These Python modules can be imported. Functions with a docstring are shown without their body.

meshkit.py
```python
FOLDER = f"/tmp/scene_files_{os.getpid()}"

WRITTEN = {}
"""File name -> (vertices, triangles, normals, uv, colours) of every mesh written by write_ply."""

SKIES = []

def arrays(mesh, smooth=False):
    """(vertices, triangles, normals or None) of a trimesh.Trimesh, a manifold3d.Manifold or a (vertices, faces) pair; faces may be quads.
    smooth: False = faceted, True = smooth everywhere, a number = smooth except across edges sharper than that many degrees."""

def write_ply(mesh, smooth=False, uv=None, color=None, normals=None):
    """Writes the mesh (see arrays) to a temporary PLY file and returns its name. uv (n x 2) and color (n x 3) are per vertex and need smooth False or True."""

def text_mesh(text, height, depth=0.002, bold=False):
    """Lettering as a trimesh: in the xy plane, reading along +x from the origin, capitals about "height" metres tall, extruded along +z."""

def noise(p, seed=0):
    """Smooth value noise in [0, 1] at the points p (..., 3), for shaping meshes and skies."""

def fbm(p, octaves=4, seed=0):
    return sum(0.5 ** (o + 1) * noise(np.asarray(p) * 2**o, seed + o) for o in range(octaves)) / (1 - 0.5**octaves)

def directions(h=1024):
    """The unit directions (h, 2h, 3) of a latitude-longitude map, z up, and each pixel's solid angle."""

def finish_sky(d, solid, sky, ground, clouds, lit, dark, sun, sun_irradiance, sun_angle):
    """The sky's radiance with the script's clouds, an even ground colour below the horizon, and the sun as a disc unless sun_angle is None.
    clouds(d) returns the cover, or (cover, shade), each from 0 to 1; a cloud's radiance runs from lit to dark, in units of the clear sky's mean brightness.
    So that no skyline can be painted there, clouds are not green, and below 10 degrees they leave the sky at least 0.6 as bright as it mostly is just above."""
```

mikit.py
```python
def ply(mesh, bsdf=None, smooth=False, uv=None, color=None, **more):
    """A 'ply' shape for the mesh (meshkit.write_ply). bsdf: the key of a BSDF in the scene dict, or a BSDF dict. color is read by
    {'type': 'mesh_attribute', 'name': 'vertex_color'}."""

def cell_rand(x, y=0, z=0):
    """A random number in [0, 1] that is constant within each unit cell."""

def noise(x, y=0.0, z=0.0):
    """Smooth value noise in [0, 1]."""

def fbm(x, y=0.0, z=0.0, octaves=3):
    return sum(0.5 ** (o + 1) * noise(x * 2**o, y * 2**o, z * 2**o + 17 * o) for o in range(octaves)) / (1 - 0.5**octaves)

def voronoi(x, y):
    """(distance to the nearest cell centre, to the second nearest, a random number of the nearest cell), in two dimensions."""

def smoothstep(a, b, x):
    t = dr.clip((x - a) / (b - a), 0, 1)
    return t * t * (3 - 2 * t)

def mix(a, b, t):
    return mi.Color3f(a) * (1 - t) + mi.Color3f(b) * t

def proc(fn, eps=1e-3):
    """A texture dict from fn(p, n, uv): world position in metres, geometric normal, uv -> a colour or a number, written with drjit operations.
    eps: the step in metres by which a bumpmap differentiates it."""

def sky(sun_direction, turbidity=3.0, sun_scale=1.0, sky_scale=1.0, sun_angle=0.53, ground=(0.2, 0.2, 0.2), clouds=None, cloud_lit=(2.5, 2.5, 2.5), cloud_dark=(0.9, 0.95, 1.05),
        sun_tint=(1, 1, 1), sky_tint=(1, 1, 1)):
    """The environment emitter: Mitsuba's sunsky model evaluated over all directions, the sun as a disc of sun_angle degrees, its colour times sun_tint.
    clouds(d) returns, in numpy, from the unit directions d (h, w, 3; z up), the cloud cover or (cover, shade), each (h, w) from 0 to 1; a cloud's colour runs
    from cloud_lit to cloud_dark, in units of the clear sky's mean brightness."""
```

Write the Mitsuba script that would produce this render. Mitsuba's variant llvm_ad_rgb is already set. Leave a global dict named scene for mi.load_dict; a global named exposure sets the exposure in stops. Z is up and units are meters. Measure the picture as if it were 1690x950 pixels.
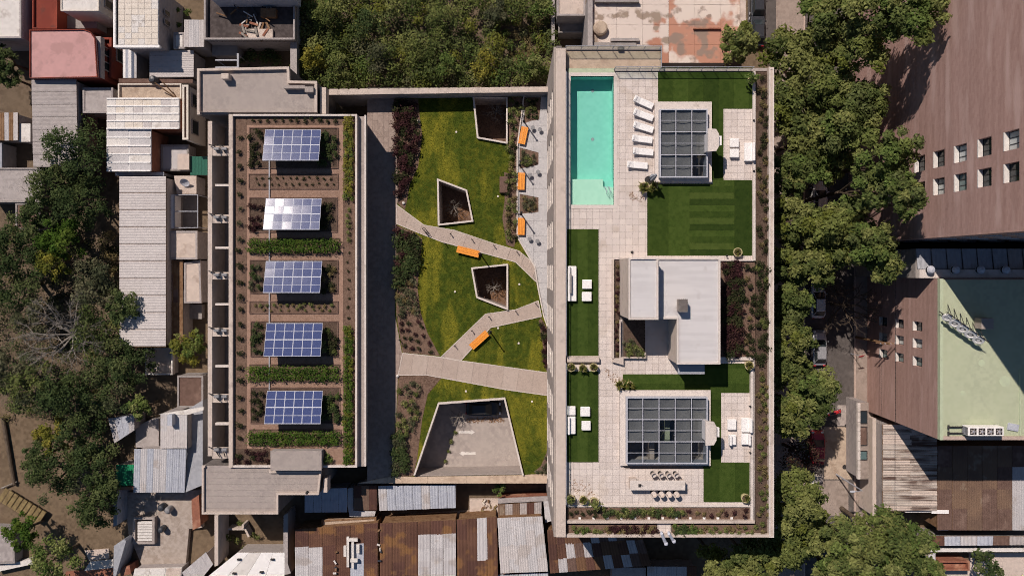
import math, numpy as np, trimesh, mitsuba as mi, drjit as dr, mikit, meshkit
from shapely.geometry import Polygon, box as sbox, Point, LineString
from shapely.ops import unary_union
from mikit import noise, fbm, smoothstep, voronoi, cell_rand
T4 = mi.ScalarTransform4f
# ---------------------------------------------------------------- camera, sky, exposure
HC, FC, CX, CY = 80.0, 1150.0, 845.0, 443.0      # camera height (m), focal length in photo pixels, pixel straight below the camera
G = -3.5                                         # street level; the garden podium is 0
scene, labels, used = {}, {}, {}
scene['camera'] = {'type': 'perspective', 'fov': 2 * math.degrees(math.atan(845 / FC)), 'fov_axis': 'x', 'near_clip': 0.5, 'far_clip': 2000.0,
    'principal_point_offset_x': 0.0, 'principal_point_offset_y': (475 - CY) / 950.0,
    'to_world': T4().look_at(origin=[0, 0, HC], target=[0, 0, 0], up=[0, 1, 0])}
EL = math.radians(49)
scene['daylight'] = mikit.sky([-0.568 * math.cos(EL), 0.823 * math.cos(EL), math.sin(EL)], turbidity=3, sky_scale=0.45, sun_tint=(0.90, 0.955, 1.14))
exposure = 1.78

# ---------------------------------------------------------------- helpers
def at(px, py, z):
    s = (HC - z) / FC
    return ((px - CX) * s, (CY - py) * s)
def pg(pts, z):
    return Polygon([at(x, y, z) for x, y in pts])
def pr(x0, y0, x1, y1, z):
    return pg([(x0, y0), (x1, y0), (x1, y1), (x0, y1)], z)
def num(base):
    n = used.get(base, -1) + 1
    used[base] = n
    return base if n == 0 else f'{base}_{n:03d}'
def thing(name, label, cat, group=None):
    k = num(name); labels[k] = {'label': label, 'category': cat}
    if group: labels[k]['group'] = group
    return k
def put(k, mesh, mat, smooth=False, color=None, T=None):
    d = dict(mesh) if isinstance(mesh, dict) else mikit.ply(mesh, mat, smooth=smooth, color=color)
    if T is not None: d['to_world'] = T
    scene[k] = d
    return k
def part(parent, name, mesh, mat=None, smooth=False, color=None, T=None, label=None, kind=None):
    k = num(parent + '__' + name); put(k, mesh, mat, smooth, color, T)
    if label: labels[k] = {'label': label}
    if kind: labels.setdefault(k, {})['kind'] = kind
    return k
def single(name, mesh, mat, label, cat, group=None, smooth=False, color=None, T=None):
    return put(thing(name, label, cat, group), mesh, mat, smooth, color, T)
def struct(name, mesh, mat, label=None, smooth=False, color=None):
    k = num(name); put(k, mesh, mat, smooth, color); labels[k] = {'kind': 'structure'}
    if label: labels[k]['label'] = label
    return k
def stuff(name, mesh, mat, label, cat, smooth=False, color=None):
    k = num(name); put(k, mesh, mat, smooth, color); labels[k] = {'kind': 'stuff', 'label': label, 'category': cat}
    return k
def box(x0, y0, z0, x1, y1, z1):
    m = trimesh.creation.box(extents=[abs(x1 - x0), abs(y1 - y0), abs(z1 - z0)])
    m.apply_translation([(x0 + x1) / 2, (y0 + y1) / 2, (z0 + z1) / 2]); return m
def rbox(x0, y0, z0, x1, y1, z1, r=.04):
    import itertools
    m = trimesh.convex.convex_hull(np.array([[sx, sy, sz] for a in range(3) for sx in ((x0 + (a != 0) * r), (x1 - (a != 0) * r)) for sy in ((y0 + (a != 1) * r), (y1 - (a != 1) * r)) for sz in ((z0 + (a != 2) * r), (z1 - (a != 2) * r))]))
    return m
def pbox(x0, y0, x1, y1, z0, z1, r=0):
    a, b = at(x0, y1, z1), at(x1, y0, z1)
    return rbox(a[0], a[1], z0, b[0], b[1], z1, r) if r else box(a[0], a[1], z0, b[0], b[1], z1)
def prism(poly, z0, z1):
    gs = [g for g in getattr(poly, 'geoms', [poly]) if g.geom_type == 'Polygon' and g.area > 1e-4]
    ms = []
    for g in gs:
        m = trimesh.creation.extrude_polygon(g, z1 - z0, engine='earcut'); m.apply_translation([0, 0, z0]); ms.append(m)
    return cat(ms)
def cat(ms): return trimesh.util.concatenate(ms) if len(ms) > 1 else ms[0]
def move(m, x=0, y=0, z=0, rz=0, rx=0, ry=0):
    m = m.copy(); R = trimesh.transformations.euler_matrix(rx, ry, rz); R[:3, 3] = [x, y, z]; m.apply_transform(R); return m
def rod(p, q, r0, r1=None, n=8):
    p, q = np.array(p, float), np.array(q, float); r1 = r0 if r1 is None else r1
    d = (q - p) / max(np.linalg.norm(q - p), 1e-9)
    a = np.cross(d, [0, 0, 1] if abs(d[2]) < .9 else [1, 0, 0]); a /= np.linalg.norm(a); b = np.cross(d, a)
    t = np.arange(n) * 2 * np.pi / n; c = np.cos(t)[:, None] * a + np.sin(t)[:, None] * b
    v = np.vstack([p + c * r0, q + c * r1, [p], [q]]); i = np.arange(n); j = (i + 1) % n
    f = np.vstack([np.stack([i, j, j + n], 1), np.stack([i, j + n, i + n], 1), np.stack([i * 0 + 2 * n, j, i], 1), np.stack([i * 0 + 2 * n + 1, i + n, j + n], 1)])
    return trimesh.Trimesh(v, f, process=False)
def path_rod(pts, r, n=6): return cat([rod(a, b, r, r, n) for a, b in zip(pts[:-1], pts[1:])])
def lathe(prof, n=20):
    return trimesh.creation.revolve(np.array(prof, float), sections=n)
def ring(poly, w): return poly.difference(poly.buffer(-w, join_style=2))
def hullrb(pts, r, n=1):
    s = trimesh.creation.icosphere(subdivisions=n, radius=1).vertices
    return trimesh.convex.convex_hull(np.vstack([np.array(p) + s * (r if np.isscalar(r) else r[i]) for i, p in enumerate(pts)]))
def frame(m, o, u, n):
    """(s, z, h) -> o + u s + up z + n h"""
    v = m.vertices; o, u, n = (np.array(a, float) for a in (o, u, n))
    w = o + v[:, :1] * u + v[:, 1:2] * np.array([0, 0, 1.0]) + v[:, 2:3] * n
    return trimesh.Trimesh(w, m.faces, process=False)

# ---------------------------------------------------------------- materials
def tex(name, fn): scene[name] = mikit.proc(fn)
tex('t_blotch', lambda p, n, uv: smoothstep(.30, .72, fbm(p.x * .45 + 3, p.y * .45 + 7, p.z * .45, 4)))
tex('t_fine', lambda p, n, uv: smoothstep(.25, .75, fbm(p.x * 3.1, p.y * 3.1, p.z * 3.1 + 5, 3)))
tex('t_grain', lambda p, n, uv: smoothstep(.2, .8, fbm(p.x * 9, p.y * 9, p.z * 9, 2)))
tex('t_stain', lambda p, n, uv: smoothstep(.56, .70, fbm(p.x * .8 + 31, p.y * .8 + 11, p.z * .8, 4)))
tex('t_patch', lambda p, n, uv: smoothstep(.47, .55, fbm(p.x * .33 + 11, p.y * .33 + 3, p.z * .3, 5)))
tex('t_streakx', lambda p, n, uv: smoothstep(.3, .72, fbm(p.x * .35, p.y * 3.2, p.z * 3.2, 3)))
tex('t_streaky', lambda p, n, uv: smoothstep(.3, .72, fbm(p.x * 3.2, p.y * .35, p.z * .5, 3)))
tex('t_wallstreak', lambda p, n, uv: .55 * smoothstep(.25, .75, fbm(p.x * .2, p.y * .16, p.z * 2.4, 4)) + .45 * cell_rand((p.y + p.x) * 2.2 + .5 * dr.floor(p.z * 5), 3.0, p.z * 5))
tex('t_wallstreak2', lambda p, n, uv: .8 * smoothstep(.5, .8, fbm(p.x * .3 + 5, p.y * .22 + 9, p.z * .9, 4)) + .2 * noise(p.x * 4, p.y * 4, p.z * 9))
def rgb(c): return {'type': 'rgb', 'value': list(c) if hasattr(c, '__len__') else [c] * 3}
def diff(c): return {'type': 'diffuse', 'reflectance': rgb(c)}
def bl(a, b, t): return {'type': 'blendbsdf', 'weight': {'type': 'ref', 'id': t}, 'bsdf_0': a if isinstance(a, dict) else diff(a), 'bsdf_1': b if isinstance(b, dict) else diff(b)}
def mat(name, d):
    scene[name] = {'type': 'twosided', 'bsdf': d}; return name
def m2(name, a, b, t='t_blotch', c=None, tc='t_fine'):
    d = bl(a, b, t)
    return mat(name, d if c is None else bl(d, c, tc))
def gloss(name, c, rough=.35, metal=0., spec=.5, coat=0.):
    return mat(name, {'type': 'principled', 'base_color': rgb(c), 'roughness': rough, 'metallic': metal, 'specular': spec, 'clearcoat': coat})
m2('m_concrete', (.34, .295, .275), (.30, .262, .245), 't_blotch', (.36, .315, .29), 't_fine')
m2('m_concrete_dark', (.17, .15, .145), (.125, .11, .105), 't_blotch', (.20, .18, .17), 't_fine')
m2('m_capping', (.50, .425, .37), (.40, .34, .30), 't_stain', (.54, .46, .41), 't_fine')
m2('m_capping_pale', (.58, .52, .48), (.46, .41, .37), 't_stain', (.62, .56, .52), 't_fine')
m2('m_paver', (.595, .53, .495), (.565, .50, .465), 't_fine', (.53, .46, .415), 't_stain')
m2('m_paver_b', (.635, .565, .52), (.60, .535, .50), 't_fine', (.56, .49, .44), 't_stain')
m2('m_paver_c', (.565, .50, .465), (.54, .475, .435), 't_fine', (.50, .43, .38), 't_stain')
m2('m_joint', (.34, .29, .26), (.28, .24, .21), 't_fine')
m2('m_tile_tan', (.47, .37, .285), (.42, .33, .25), 't_fine', (.38, .29, .22), 't_stain')
m2('m_white_roof', (.57, .555, .56), (.52, .505, .51), 't_streakx', (.49, .47, .47), 't_stain')
m2('m_white', (.80, .785, .77), (.76, .74, .73), 't_fine')
m2('m_white_old', (.60, .57, .54), (.46, .42, .385), 't_stain', (.66, .63, .60), 't_fine')
m2('m_gravel', (.27, .175, .132), (.225, .143, .105), 't_fine', (.30, .20, .155), 't_grain')
m2('m_gravel_edge', (.33, .215, .165), (.29, .185, .14), 't_fine')
m2('m_soil', (.085, .058, .045), (.06, .04, .032), 't_fine', (.12, .085, .065), 't_grain')
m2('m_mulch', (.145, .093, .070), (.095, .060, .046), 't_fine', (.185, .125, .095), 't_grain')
m2('m_turf_a', (.033, .056, .012), (.026, .046, .010), 't_grain', (.040, .064, .014), 't_fine')
m2('m_turf_b', (.044, .072, .015), (.034, .058, .012), 't_grain', (.052, .080, .018), 't_fine')
m2('m_turf_d', (.052, .078, .018), (.042, .066, .015), 't_grain', (.060, .086, .021), 't_fine')
m2('m_turf_c', (.026, .045, .010), (.020, .037, .009), 't_grain', (.031, .051, .012), 't_fine')
tex('t_lawn', lambda p, n, uv: .75 * smoothstep(.46, .62, fbm(p.x * .52 + 40.7, p.y * .19 + 9.3, 0, 4)) * (.55 + .45 * smoothstep(.3, .7, fbm(p.x * 1.7, p.y * .5, 1.0, 2))) + .25 * smoothstep(.4, .7, fbm(p.x * 2.2, p.y * 2.2, 3.0, 2)))
mat('m_lawn', bl(bl((.062, .084, .013), (.043, .062, .010), 't_fine'), bl((.215, .195, .024), (.142, .142, .018), 't_grain'), 't_lawn'))
m2('m_path', (.40, .325, .28), (.36, .29, .25), 't_fine', (.44, .36, .315), 't_grain')
m2('m_path_b', (.43, .355, .31), (.385, .315, .27), 't_fine', (.46, .38, .335), 't_grain')
m2('m_terrace', (.44, .43, .435), (.40, .39, .395), 't_fine', (.48, .465, .47), 't_grain')
m2('m_terrace_b', (.46, .45, .455), (.42, .41, .415), 't_fine', (.50, .485, .49), 't_grain')
m2('m_walk', (.30, .235, .205), (.25, .195, .17), 't_grain', (.34, .27, .235), 't_fine')
m2('m_curb_pink', (.47, .37, .32), (.42, .33, .285), 't_fine')
m2('m_sand', (.50, .385, .29), (.42, .315, .235), 't_blotch', (.56, .44, .335), 't_fine')
m2('m_floor_park', (.36, .315, .29), (.29, .25, .235), 't_blotch', (.40, .35, .32), 't_fine')
m2('m_brown_wall', (.42, .275, .245), (.31, .195, .17), 't_wallstreak', (.49, .35, .32), 't_wallstreak2')
m2('m_brown_wall_b', (.43, .28, .245), (.32, .205, .175), 't_wallstreak', (.49, .34, .305), 't_wallstreak2')
m2('m_green_roof', (.40, .44, .305), (.365, .40, .285), 't_blotch', (.42, .455, .325), 't_fine')
m2('m_green_edge', (.45, .51, .36), (.41, .46, .33), 't_fine')
m2('m_rust', (.135, .072, .05), (.10, .053, .04), 't_blotch', (.20, .105, .05), 't_stain')
m2('m_rust_b', (.155, .088, .054), (.115, .062, .042), 't_blotch', (.23, .135, .065), 't_stain')
m2('m_weath', (.50, .44, .39), (.115, .075, .062), 't_streakx', (.40, .335, .29), 't_stain')
m2('m_rust_c', (.115, .060, .047), (.088, .047, .039), 't_blotch', (.17, .095, .055), 't_stain')
m2('m_zinc', (.47, .45, .455), (.42, .40, .405), 't_streaky', (.38, .345, .33), 't_stain')
m2('m_zinc_b', (.52, .50, .505), (.46, .445, .45), 't_streaky', (.43, .39, .37), 't_stain')
m2('m_zinc_blue', (.40, .42, .48), (.36, .38, .44), 't_streaky', (.44, .46, .51), 't_fine')
m2('m_shed', (.50, .465, .455), (.46, .425, .415), 't_streakx', (.52, .485, .475), 't_fine')
m2('m_shed_b', (.48, .445, .435), (.44, .405, .395), 't_streakx', (.50, .465, .455), 't_fine')
m2('m_grey_roof', (.36, .325, .315), (.31, .28, .27), 't_streakx', (.39, .355, .345), 't_fine')
m2('m_pink', (.52, .305, .295), (.48, .28, .27), 't_fine', (.42, .245, .235), 't_stain')
m2('m_red', (.25, .065, .045), (.19, .05, .038), 't_blotch', (.14, .055, .045), 't_stain')
m2('m_cream', (.62, .56, .49), (.56, .49, .41), 't_stain', (.66, .60, .53), 't_fine')
m2('m_weathered', (.60, .52, .47), (.40, .20, .14), 't_patch', (.30, .235, .19), 't_stain')
m2('m_weathered_b', (.44, .23, .165), (.62, .54, .48), 't_patch', (.27, .20, .165), 't_stain')
m2('m_sandy', (.46, .37, .29), (.38, .30, .235), 't_fine', (.33, .25, .19), 't_stain')
m2('m_rough_slab', (.56, .47, .41), (.40, .32, .27), 't_stain', (.50, .42, .37), 't_fine')
m2('m_wood', (.20, .115, .065), (.14, .08, .045), 't_streaky', (.24, .15, .09), 't_fine')
m2('m_asphalt', (.115, .103, .098), (.092, .082, .078), 't_fine', (.14, .125, .118), 't_stain')
m2('m_sidewalk', (.29, .235, .205), (.22, .18, .155), 't_blotch', (.33, .27, .235), 't_fine')
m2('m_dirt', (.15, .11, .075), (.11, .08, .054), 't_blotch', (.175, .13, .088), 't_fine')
m2('m_scrap_floor', (.075, .062, .06), (.055, .046, .045), 't_blotch', (.095, .08, .078), 't_fine')
m2('m_blind', (.26, .25, .25), (.235, .225, .225), 't_fine')
m2('m_dirt_dark', (.13, .098, .07), (.10, .075, .053), 't_blotch', (.155, .118, .085), 't_fine')
m2('m_brick', (.30, .13, .085), (.23, .10, .07), 't_fine', (.36, .19, .13), 't_stain')
m2('m_wall_grey', (.34, .31, .30), (.28, .25, .245), 't_blotch', (.37, .335, .325), 't_fine')
m2('m_wall_dark', (.28, .255, .245), (.23, .21, .20), 't_blotch', (.31, .285, .275), 't_fine')
m2('m_wall_blue', (.32, .33, .36), (.27, .28, .31), 't_blotch', (.35, .36, .39), 't_fine')
m2('m_pool', (.27, .63, .55), (.24, .59, .51), 't_fine')
m2('m_pool_shelf', (.52, .74, .62), (.48, .71, .59), 't_fine')
m2('m_ledge', (.11, .11, .14), (.09, .09, .115), 't_fine')
m2('m_dark_metal', (.05, .047, .048), (.035, .033, .034), 't_fine')
m2('m_bark', (.135, .105, .08), (.085, .066, .05), 't_fine')
m2('m_bark_pale', (.27, .245, .22), (.19, .17, .15), 't_fine')
m2('m_ochre', (.25, .19, .095), (.17, .125, .065), 't_fine')
m2('m_yard', (.34, .285, .245), (.27, .22, .185), 't_blotch', (.40, .345, .305), 't_fine')
m2('m_brown_roof', (.155, .10, .082), (.125, .08, .065), 't_fine', (.20, .135, .11), 't_stain')
gloss('m_orange', (.78, .29, .035), .45)
gloss('m_orange_b', (.70, .25, .03), .5)
gloss('m_cell', (.052, .070, .175), .09, 0, .5)
gloss('m_alu', (.47, .49, .56), .6, .0, .2)
gloss('m_frame', (.30, .31, .35), .5, .0, .3)
gloss('m_frame_lt', (.44, .45, .50), .5, .0, .3)
gloss('m_glass_dark', (.025, .032, .036), .08, 0, .6)
gloss('m_glass_teal', (.10, .15, .15), .1, 0, .6)
gloss('m_curtain', (.42, .45, .45), .5, 0, .4)
gloss('m_blue_metal', (.12, .14, .19), .35, .0, .5)
gloss('m_blue_roof', (.16, .24, .42), .4, 0, .5)
gloss('m_green_sheet', (.02, .22, .10), .35, 0, .5)
gloss('m_green_sheet_dk', (.03, .12, .085), .4, 0, .5)
gloss('m_car_white', (.72, .72, .72), .25, 0, .5, 1.)
gloss('m_car_silver', (.38, .39, .41), .3, .4, .5, 1.)
gloss('m_car_dark', (.02, .024, .032), .22, 0, .5, 1.)
gloss('m_car_red', (.42, .015, .02), .25, 0, .5, 1.)
gloss('m_car_black', (.012, .012, .014), .25, 0, .5, 1.)
gloss('m_rubber', (.02, .02, .02), .7)
gloss('m_lamp', (.75, .73, .68), .3)
gloss('m_tank', (.035, .04, .05), .45)
gloss('m_drum', (.22, .22, .23), .4)
scene['m_water'] = {'type': 'thindielectric', 'int_ior': 1.33, 'specular_transmittance': rgb((.88, .98, .95))}
scene['m_pane'] = {'type': 'thindielectric', 'int_ior': 1.5, 'specular_transmittance': rgb((.66, .695, .705)), 'specular_reflectance': rgb((.9, .95, 1.0))}
scene['m_rail_glass'] = {'type': 'thindielectric', 'int_ior': 1.5, 'specular_transmittance': rgb((.82, .90, .88))}
scene['m_leaf'] = {'type': 'principledthin', 'base_color': {'type': 'mesh_attribute', 'name': 'vertex_color'}, 'roughness': .6, 'diff_trans': .7}
# ---------------------------------------------------------------- foliage
def leaves(C, R, n, size, seed, pal, up=.35, squash=.8, low=-.35, aspect=.55):
    """Leaf-sized quads spread over blobs: (mesh, colours). pal = list of leaf colours."""
    rng = np.random.default_rng(seed); C, R = np.atleast_2d(np.array(C, float)), np.atleast_1d(np.array(R, float))
    b = rng.choice(len(R), n, p=R**2 / (R**2).sum())
    d = rng.normal(size=(n, 3)); d /= np.linalg.norm(d, axis=1, keepdims=True)
    flip = d[:, 2] < low; d[flip, 2] *= -1
    rad = R[b] * (rng.random(n) ** .33) * (1 + .18 * rng.normal(size=n)).clip(.5, 1.35)
    p = C[b] + d * rad[:, None] * np.array([1, 1, squash])
    nn = d * .65 + rng.normal(size=(n, 3)) * .45 + np.array([0, 0, up]); nn /= np.linalg.norm(nn, axis=1, keepdims=True)
    t = np.cross(nn, rng.normal(size=(n, 3))); t /= np.linalg.norm(t, axis=1, keepdims=True); w = np.cross(nn, t)
    s = (size * rng.uniform(.65, 1.35, n))[:, None]
    v = np.stack([p - t * s * .5, p + w * s * aspect * .5 - nn * s * .08, p + t * s * .5, p - w * s * aspect * .5 - nn * s * .08], 1).reshape(-1, 3)
    i = np.arange(n) * 4; f = np.vstack([np.stack([i, i + 1, i + 2], 1), np.stack([i, i + 2, i + 3], 1)])
    pal = np.array(pal, float); tone = rng.integers(0, len(pal), len(R))
    mixw = (rng.random(n) * .55)[:, None]
    c = pal[tone[b]] * (1 - mixw) + pal[rng.integers(0, len(pal), n)] * mixw
    c = c * TONE * rng.uniform(.68, 1.32, n)[:, None]
    return trimesh.Trimesh(v, f, process=False), np.repeat(c, 4, 0).clip(0, 1)
TONE = 1.42
OLIVE = [(.115, .138, .042), (.078, .100, .034), (.170, .182, .064), (.054, .074, .024), (.135, .148, .050)]
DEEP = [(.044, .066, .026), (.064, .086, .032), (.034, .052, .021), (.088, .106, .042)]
FRESH = [(.085, .125, .034), (.13, .165, .05), (.06, .092, .026), (.175, .19, .07)]
YELLOW = [(.17, .155, .028), (.13, .135, .026), (.20, .18, .04), (.10, .115, .024)]
GREY = [(.075, .082, .045), (.10, .10, .058), (.055, .065, .036), (.12, .115, .07)]
DRY = [(.20, .155, .075), (.15, .12, .058), (.24, .19, .10), (.12, .105, .045)]
PURPLE = [(.040, .018, .020), (.055, .024, .026), (.028, .014, .017), (.06, .034, .026)]
HEDGE = [(.045, .085, .016), (.06, .105, .018), (.034, .066, .014), (.085, .12, .024)]
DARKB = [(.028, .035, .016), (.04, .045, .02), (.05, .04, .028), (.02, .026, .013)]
def limbs(base, tip, r, seed, k=5, spread=1.6):
    rng = np.random.default_rng(seed); out = []
    for i in range(k):
        a = 2 * math.pi * i / k + rng.uniform(-.4, .4); q = np.array(tip) + [math.cos(a) * spread, math.sin(a) * spread, rng.uniform(.2, 1.)]
        m = (np.array(base) + q) / 2 + [0, 0, -.15]
        out.append(cat([rod(base, m, r, r * .7, 6), rod(m, q, r * .7, r * .25, 6)]))
    return out
def tree(px, py, z, rpx, pal, seed, label, n=2600, leaf=.34, name='street_tree', category='tree', group=None, blobs=13, base=G, bark='m_bark', low=-.2):
    rng = np.random.default_rng(seed); x, y = at(px, py, z); r = rpx * (HC - z) / FC
    k = thing(name, label, category, group); C, R = [], []
    for i in range(blobs):
        a, q = i * 2.39996 + rng.uniform(-.3, .3), math.sqrt((i + .3) / blobs)
        rr = r * (rng.uniform(.27, .44) if blobs < 17 else rng.uniform(.17, .34))
        C.append([x + math.cos(a) * q * (r - rr * .62) * rng.uniform(.85, 1.12), y + math.sin(a) * q * (r - rr * .62) * rng.uniform(.85, 1.12), z + r * .45 * (1 - q * q) + rng.uniform(-.4, .4) * r]); R.append(rr)
    m, c = leaves(C, R, n, leaf, seed, pal, low=low)
    part(k, 'crown', m, 'm_leaf', color=c)
    fork = [x + rng.uniform(-.2, .2), y + rng.uniform(-.2, .2), base + (z - base) * .55]
    part(k, 'trunk', rod([x, y, base - .1], fork, .06 * r + .06, .045 * r + .04, 9), bark)
    for l in limbs(fork, [x, y, z - .1 * r], .03 * r + .03, seed, 5, r * .6): part(k, 'limb', l, bark)
    return k
def bare_tree(px, py, z, rpx, seed, label, base, mat_='m_bark_pale', name='bare_tree', k0=5, depth=4, thick=.09, category='tree', fork_h=.35):
    rng = np.random.default_rng(seed); x, y = at(px, py, z); r = rpx * (HC - z) / FC; k = thing(name, label, category)
    fork = np.array([x, y, base + (z - base) * fork_h]); part(k, 'trunk', rod([x, y, base - .1], fork, thick * 1.25, thick, 8), mat_)
    def grow(p, d, L, rad, lev, out):
        q = p + d * L; out.append(rod(p, q, rad, rad * .6, 5 if lev > 1 else 3))
        if lev == 0: return
        for _ in range(3 if lev > 1 else 4):
            e = d + rng.normal(size=3) * .55 + [0, 0, .12]; e /= np.linalg.norm(e)
            grow(p + d * L * rng.uniform(.55, 1), e, L * rng.uniform(.55, .8), rad * .55, lev - 1, out)
    for i in range(k0):
        a = 2 * math.pi * (i + rng.uniform(-.3, .3)) / k0; d = np.array([math.cos(a), math.sin(a), rng.uniform(.35, .9)]); d /= np.linalg.norm(d); out = []
        grow(fork, d, r * .42, thick * .7, depth - 1, out); part(k, 'limb', cat(out), mat_)
    return k
# shrub prototypes: shared meshes, one entry per plant
def proto(n, leaf, seed, pal, blobs=3, squash=.8, r=.5):
    rng = np.random.default_rng(seed)
    C = [[rng.uniform(-.2, .2), rng.uniform(-.2, .2), .34 + rng.uniform(-.1, .18)] for _ in range(blobs)]
    m, c = leaves(C, [r * rng.uniform(.55, .9) for _ in range(blobs)], n, leaf, seed, pal, squash=squash)
    return mikit.ply(m, 'm_leaf', color=c)
P_DEEP = [proto(110, .22, 100 + i, DEEP, 4) for i in range(3)]
P_DARK = [proto(110, .20, 110 + i, DARKB, 4) for i in range(3)]
P_FRESH = [proto(100, .22, 120 + i, FRESH, 3) for i in range(3)]
P_OLIVE = [proto(100, .20, 130 + i, OLIVE, 3) for i in range(3)]
P_GREY = [proto(90, .20, 140 + i, GREY, 3) for i in range(3)]
P_PURP = [proto(110, .20, 150 + i, PURPLE, 4) for i in range(3)]
P_DRY = [proto(80, .22, 160 + i, DRY, 3) for i in range(2)]
def spiky(seed, pal, n=26, L=.62):
    rng = np.random.default_rng(seed); V, F, Cc = [], [], []
    for i in range(n):
        a, e = rng.uniform(0, 6.28), rng.uniform(.25, 1.35); d = np.array([math.cos(a) * math.cos(e), math.sin(a) * math.cos(e), math.sin(e)]); w = np.cross(d, [0, 0, 1]); w = w / np.linalg.norm(w) * .05
        l = L * rng.uniform(.7, 1.1); mid = d * l * .55 + [0, 0, .04]; tip = d * l - [0, 0, .10 * math.cos(e)]
        o = len(V); V += [-w * .6, w * .6, mid + w, mid - w, tip]; F += [[o, o + 1, o + 2], [o, o + 2, o + 3], [o + 3, o + 2, o + 4]]
        c = np.array(pal[rng.integers(len(pal))]) * rng.uniform(.8, 1.2); Cc += [c] * 5
    return mikit.ply(trimesh.Trimesh(np.array(V), np.array(F), process=False), 'm_leaf', color=np.array(Cc))
P_SPIKY = [spiky(170 + i, [(.05, .075, .03), (.035, .05, .022), (.07, .09, .04)]) for i in range(3)]
P_SPIKY_Y = [spiky(180 + i, [(.13, .13, .03), (.09, .11, .028), (.17, .16, .05)]) for i in range(3)]
_prng = np.random.default_rng(77)
def plant(protos, px, py, z, r, label, group, name='shrub', category='shrub', h=1.):
    x, y = at(px, py, z); s = r / .5
    return single(name, protos[_prng.integers(len(protos))], None, label, category, group, T=T4().translate([x, y, z]).rotate([0, 0, 1], float(_prng.uniform(0, 360))).scale([s * _prng.uniform(.85, 1.15), s * _prng.uniform(.85, 1.15), s * h]))
def scatter(poly_px, n, seed, gap):
    rng = np.random.default_rng(seed); P = Polygon(poly_px); x0, y0, x1, y1 = P.bounds; out = []
    for _ in range(n * 60):
        q = (rng.uniform(x0, x1), rng.uniform(y0, y1))
        if P.contains(Point(q)) and all((q[0] - a) ** 2 + (q[1] - b) ** 2 > gap * gap for a, b in out): out.append(q)
        if len(out) >= n: break
    return out
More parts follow.
